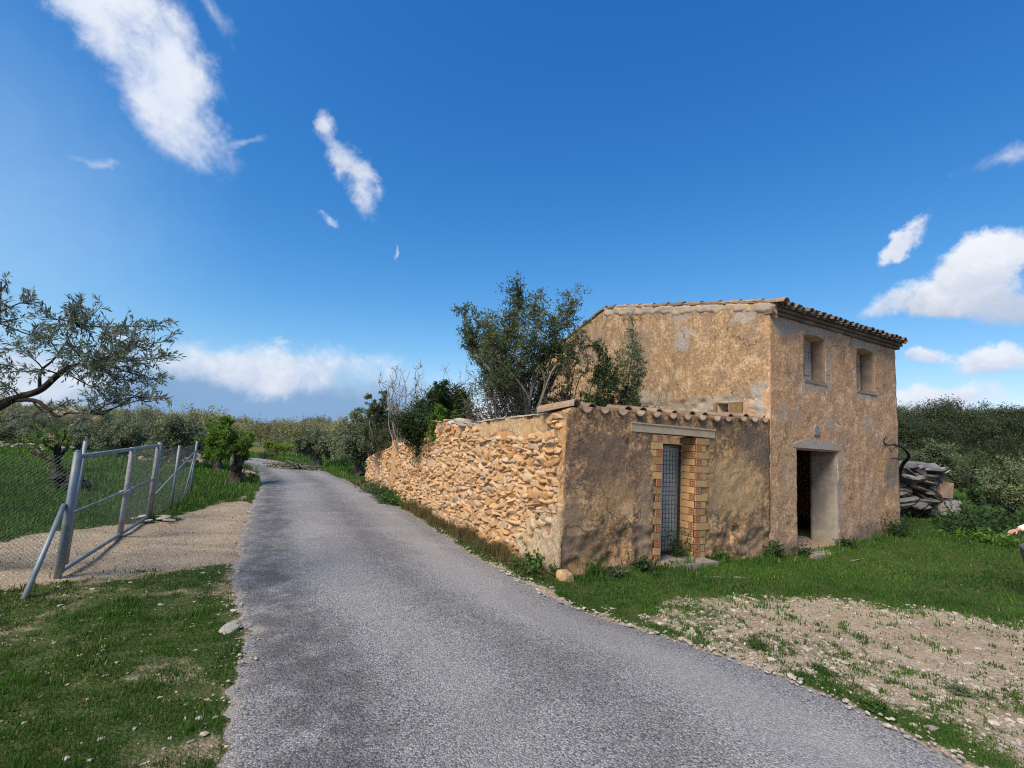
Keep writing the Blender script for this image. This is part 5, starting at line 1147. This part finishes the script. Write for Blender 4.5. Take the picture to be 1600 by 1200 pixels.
v0 = (.775, .05, hz + .20); b = MB(); v, f = ICO[2]; b.add(v * (.02, .015, .025) + (.79, .05, hz + .2), f); b.build('nose', SKINM, pr, True)

# ------------------------------------------------------------------ sky, sun, camera
SUN_EL = R(47); fa = R(22)
sun_h = -E1 * math.cos(fa) + (-E2) * math.sin(fa)
sd = np.array([sun_h[0] * math.cos(SUN_EL), sun_h[1] * math.cos(SUN_EL), math.sin(SUN_EL)])
L = bpy.data.lights.new('sun', 'SUN'); L.energy = 3.6; L.angle = R(28); L.color = (1, .91, .77)
so = bpy.data.objects.new('sun', L); COL.objects.link(so); so.rotation_euler = Vector(sd).to_track_quat('Z', 'Y').to_euler(); so.location = (-20, -10, 30)
wd = bpy.data.worlds.new('World'); SC.world = wd; wd.use_nodes = True; n = NT(wd.node_tree)
D = n('ShaderNodeTexCoord').outputs['Generated']
sky = n('ShaderNodeTexSky', sky_type='NISHITA', sun_disc=False, sun_elevation=SUN_EL, sun_rotation=math.atan2(sd[0], sd[1]), air_density=1.0, dust_density=.6, ozone_density=2.2, altitude=120)
sc_ = n('ShaderNodeSeparateColor', {0: n.mix(1.0, sky.outputs[0], (.66, .90, 1.16), 'MULTIPLY')})
pw = lambda i, g_, k_: n.math('MULTIPLY', n.math('POWER', sc_.outputs[i], g_), k_)
col = n('ShaderNodeCombineColor', {0: pw(0, 1.85, .49), 1: pw(1, 1.09, .775), 2: pw(2, .70, 1.42)}).outputs[0]
wp = n('ShaderNodeVectorMath', {0: n('ShaderNodeTexNoise', {'Vector': D, 'Scale': 5.0, 'Detail': 6.0, 'Roughness': .6}).outputs['Color'], 1: (.5, .5, .5)}, operation='SUBTRACT').outputs[0]
DW = n('ShaderNodeVectorMath', {0: D, 1: n.scalev(wp, (.22, .22, .16))}, operation='ADD').outputs[0]
nz = n.noise(D, 7.0, 9, .62, .35); nz2 = n.noise(D, 20, 8, .65, .2, off=(3, 1, 5)); nb = n.noise(D, 4.0, 4, .5, off=(7, 2, 2))
nz3 = n.noise(D, 48, 6, .7, .3, off=(1, 8, 3))
nn = n.math('ADD', n.math('ADD', n.math('MULTIPLY', nz, .55), n.math('MULTIPLY', nz2, .30)), n.math('MULTIPLY', nz3, .15))
def dirpx(x, y): return unit(np.array(ray(x, y)))
DS = n('ShaderNodeVectorMath', {0: D, 1: n.scalev(wp, (.09, .09, .08))}, operation='ADD').outputs[0]
def cloud(col, c, e, w, colr, dark, soft=.5, amp=2.2, amt=1.0, V=None):
    """one cloud: from c towards e (half length), w = half width in degrees-like pixels at the centre"""
    c_, e_ = dirpx(*c), dirpx(*e); a = e_ - c_ * (e_ @ c_); ru = np.linalg.norm(a) / (e_ @ c_); a = unit(a); b_ = np.cross(c_, a)
    if b_[2] < 0: b_ = -b_
    rv = w / 765.0 / (1 + ((c[0] - 800) ** 2 + (c[1] - 600) ** 2) / 765 ** 2) ** .5
    dot = lambda v: n('ShaderNodeVectorMath', {0: V or DW, 1: tuple(v)}, operation='DOT_PRODUCT').outputs['Value']
    dc = n.math('MAXIMUM', dot(c_), .02); u = n.math('DIVIDE', n.math('DIVIDE', dot(a), dc), ru); v = n.math('DIVIDE', n.math('DIVIDE', dot(b_), dc), rv)
    r = n.math('SQRT', n.math('ADD', n.math('MULTIPLY', u, u), n.math('MULTIPLY', v, v)))
    den = n.math('ADD', n.math('SUBTRACT', 1.0, r), n.math('MULTIPLY_ADD', nn, amp, -amp * .52))
    al = n.math('MULTIPLY', n.ramp(den, -.05, soft), amt)
    lit = n.ramp(n.math('ADD', n.math('MULTIPLY', v, .55), n.math('MULTIPLY_ADD', nn, 3.6, -1.8)), -.6, .75)
    return n.mix(al, col, n.mix(lit, dark, colr))
WH, GY = (5.3, 5.45, 5.8), (3.4, 3.8, 4.7)
col = cloud(col, (400, 628), (800, 650), 78, (1.5, 2.5, 3.95), (1.4, 2.35, 3.75), .7, .6, 1.0)
col = cloud(col, (420, 568), (640, 580), 44, WH, (3.3, 3.8, 4.8), .7, 1.9, .95)
col = cloud(col, (60, 600), (250, 590), 46, WH, (3.7, 4.2, 5.1), .8, 1.6, .8)
col = cloud(col, (-40, 330), (-40, -150), 420, (3.6, 5.0, 6.2), (3.0, 4.4, 5.9), 1.4, .25, .38, DS)
col = cloud(col, (262, 122), (372, 285), 74, WH, (4.3, 4.7, 5.5), .75, 1.9, .95)
col = cloud(col, (160, -20), (215, 90), 60, WH, (4.3, 4.7, 5.5), .8, 2.0, .9)
col = cloud(col, (325, 25), (365, 85), 26, WH, WH, 1.3, 2.4, .45)
col = cloud(col, (562, 285), (590, 345), 24, WH, GY, .9, 2.4, .85)
col = cloud(col, (528, 208), (548, 232), 22, WH, GY, .9, 2.4, .8)
col = cloud(col, (597, 392), (604, 412), 7, WH, WH, 1.2, 2.2, .6)
col = cloud(col, (510, 352), (528, 360), 9, WH, WH, 1.2, 2.2, .6)
col = cloud(col, (440, 528), (475, 530), 7, WH, WH, 1.2, 2.0, .5)
col = cloud(col, (1500, 462), (1640, 458), 40, WH, (3.1, 3.45, 4.2), .4, 1.9, 1.0, DS)
col = cloud(col, (1545, 415), (1630, 410), 52, WH, (3.6, 4.0, 4.8), .3, 2.0, 1.0, DS)
col = cloud(col, (1595, 490), (1690, 500), 36, (3.7, 4.1, 4.9), (2.9, 3.3, 4.1), .6, 1.6, .9, DS)
col = cloud(col, (1420, 368), (1466, 342), 22, WH, (4.0, 4.3, 5.1), .5, 1.8, .95)
col = cloud(col, (1405, 468), (1470, 450), 22, WH, GY, .7, 1.8, .85)
col = cloud(col, (1460, 560), (1502, 562), 14, WH, GY, .5, 1.8, .85)
col = cloud(col, (1560, 580), (1640, 590), 22, WH, GY, .5, 1.9, .9)
col = cloud(col, (1470, 632), (1640, 640), 30, WH, (3.7, 4.2, 5.1), .5, 1.8, .95)
col = cloud(col, (1565, 265), (1640, 250), 22, WH, GY, 1.2, 2.2, .6)
col = cloud(col, (150, 228), (210, 236), 12, WH, WH, 1.2, 2.2, .35)
col = cloud(col, (395, 212), (440, 208), 12, WH, WH, 1.2, 2.2, .4)
bg = n('ShaderNodeBackground', {'Color': col, 'Strength': .13})
n('ShaderNodeOutputWorld', {'Surface': bg.outputs[0]})
cam = bpy.data.cameras.new('camera'); cam.sensor_fit = 'HORIZONTAL'; cam.sensor_width = 36; cam.lens = F / 1600 * 36; cam.clip_end = 6000; cam.clip_start = .05
co = bpy.data.objects.new('camera', cam); COL.objects.link(co)
from mathutils import Matrix
fw = Vector((0, math.cos(TH), math.sin(TH))); up = Vector((0, -math.sin(TH), math.cos(TH))); rt = Vector((1, 0, 0))
# image rolled clockwise: camera turned anticlockwise about its axis
cr, sr = math.cos(ROLL), math.sin(ROLL)
rt2 = rt * cr + up * sr; up2 = up * cr - rt * sr
co.matrix_world = Matrix(((rt2.x, up2.x, -fw.x, 0), (rt2.y, up2.y, -fw.y, 0), (rt2.z, up2.z, -fw.z, H), (0, 0, 0, 1)))
SC.camera = co
SC.render.engine = 'CYCLES'; SC.cycles.use_denoising = False; SC.cycles.filter_width = 1.15; SC.cycles.max_bounces = 4; SC.cycles.diffuse_bounces = 3; SC.cycles.transparent_max_bounces = 4
SC.view_settings.view_transform = 'Standard'; SC.view_settings.look = 'None'; SC.view_settings.exposure = .40; SC.view_settings.gamma = 1
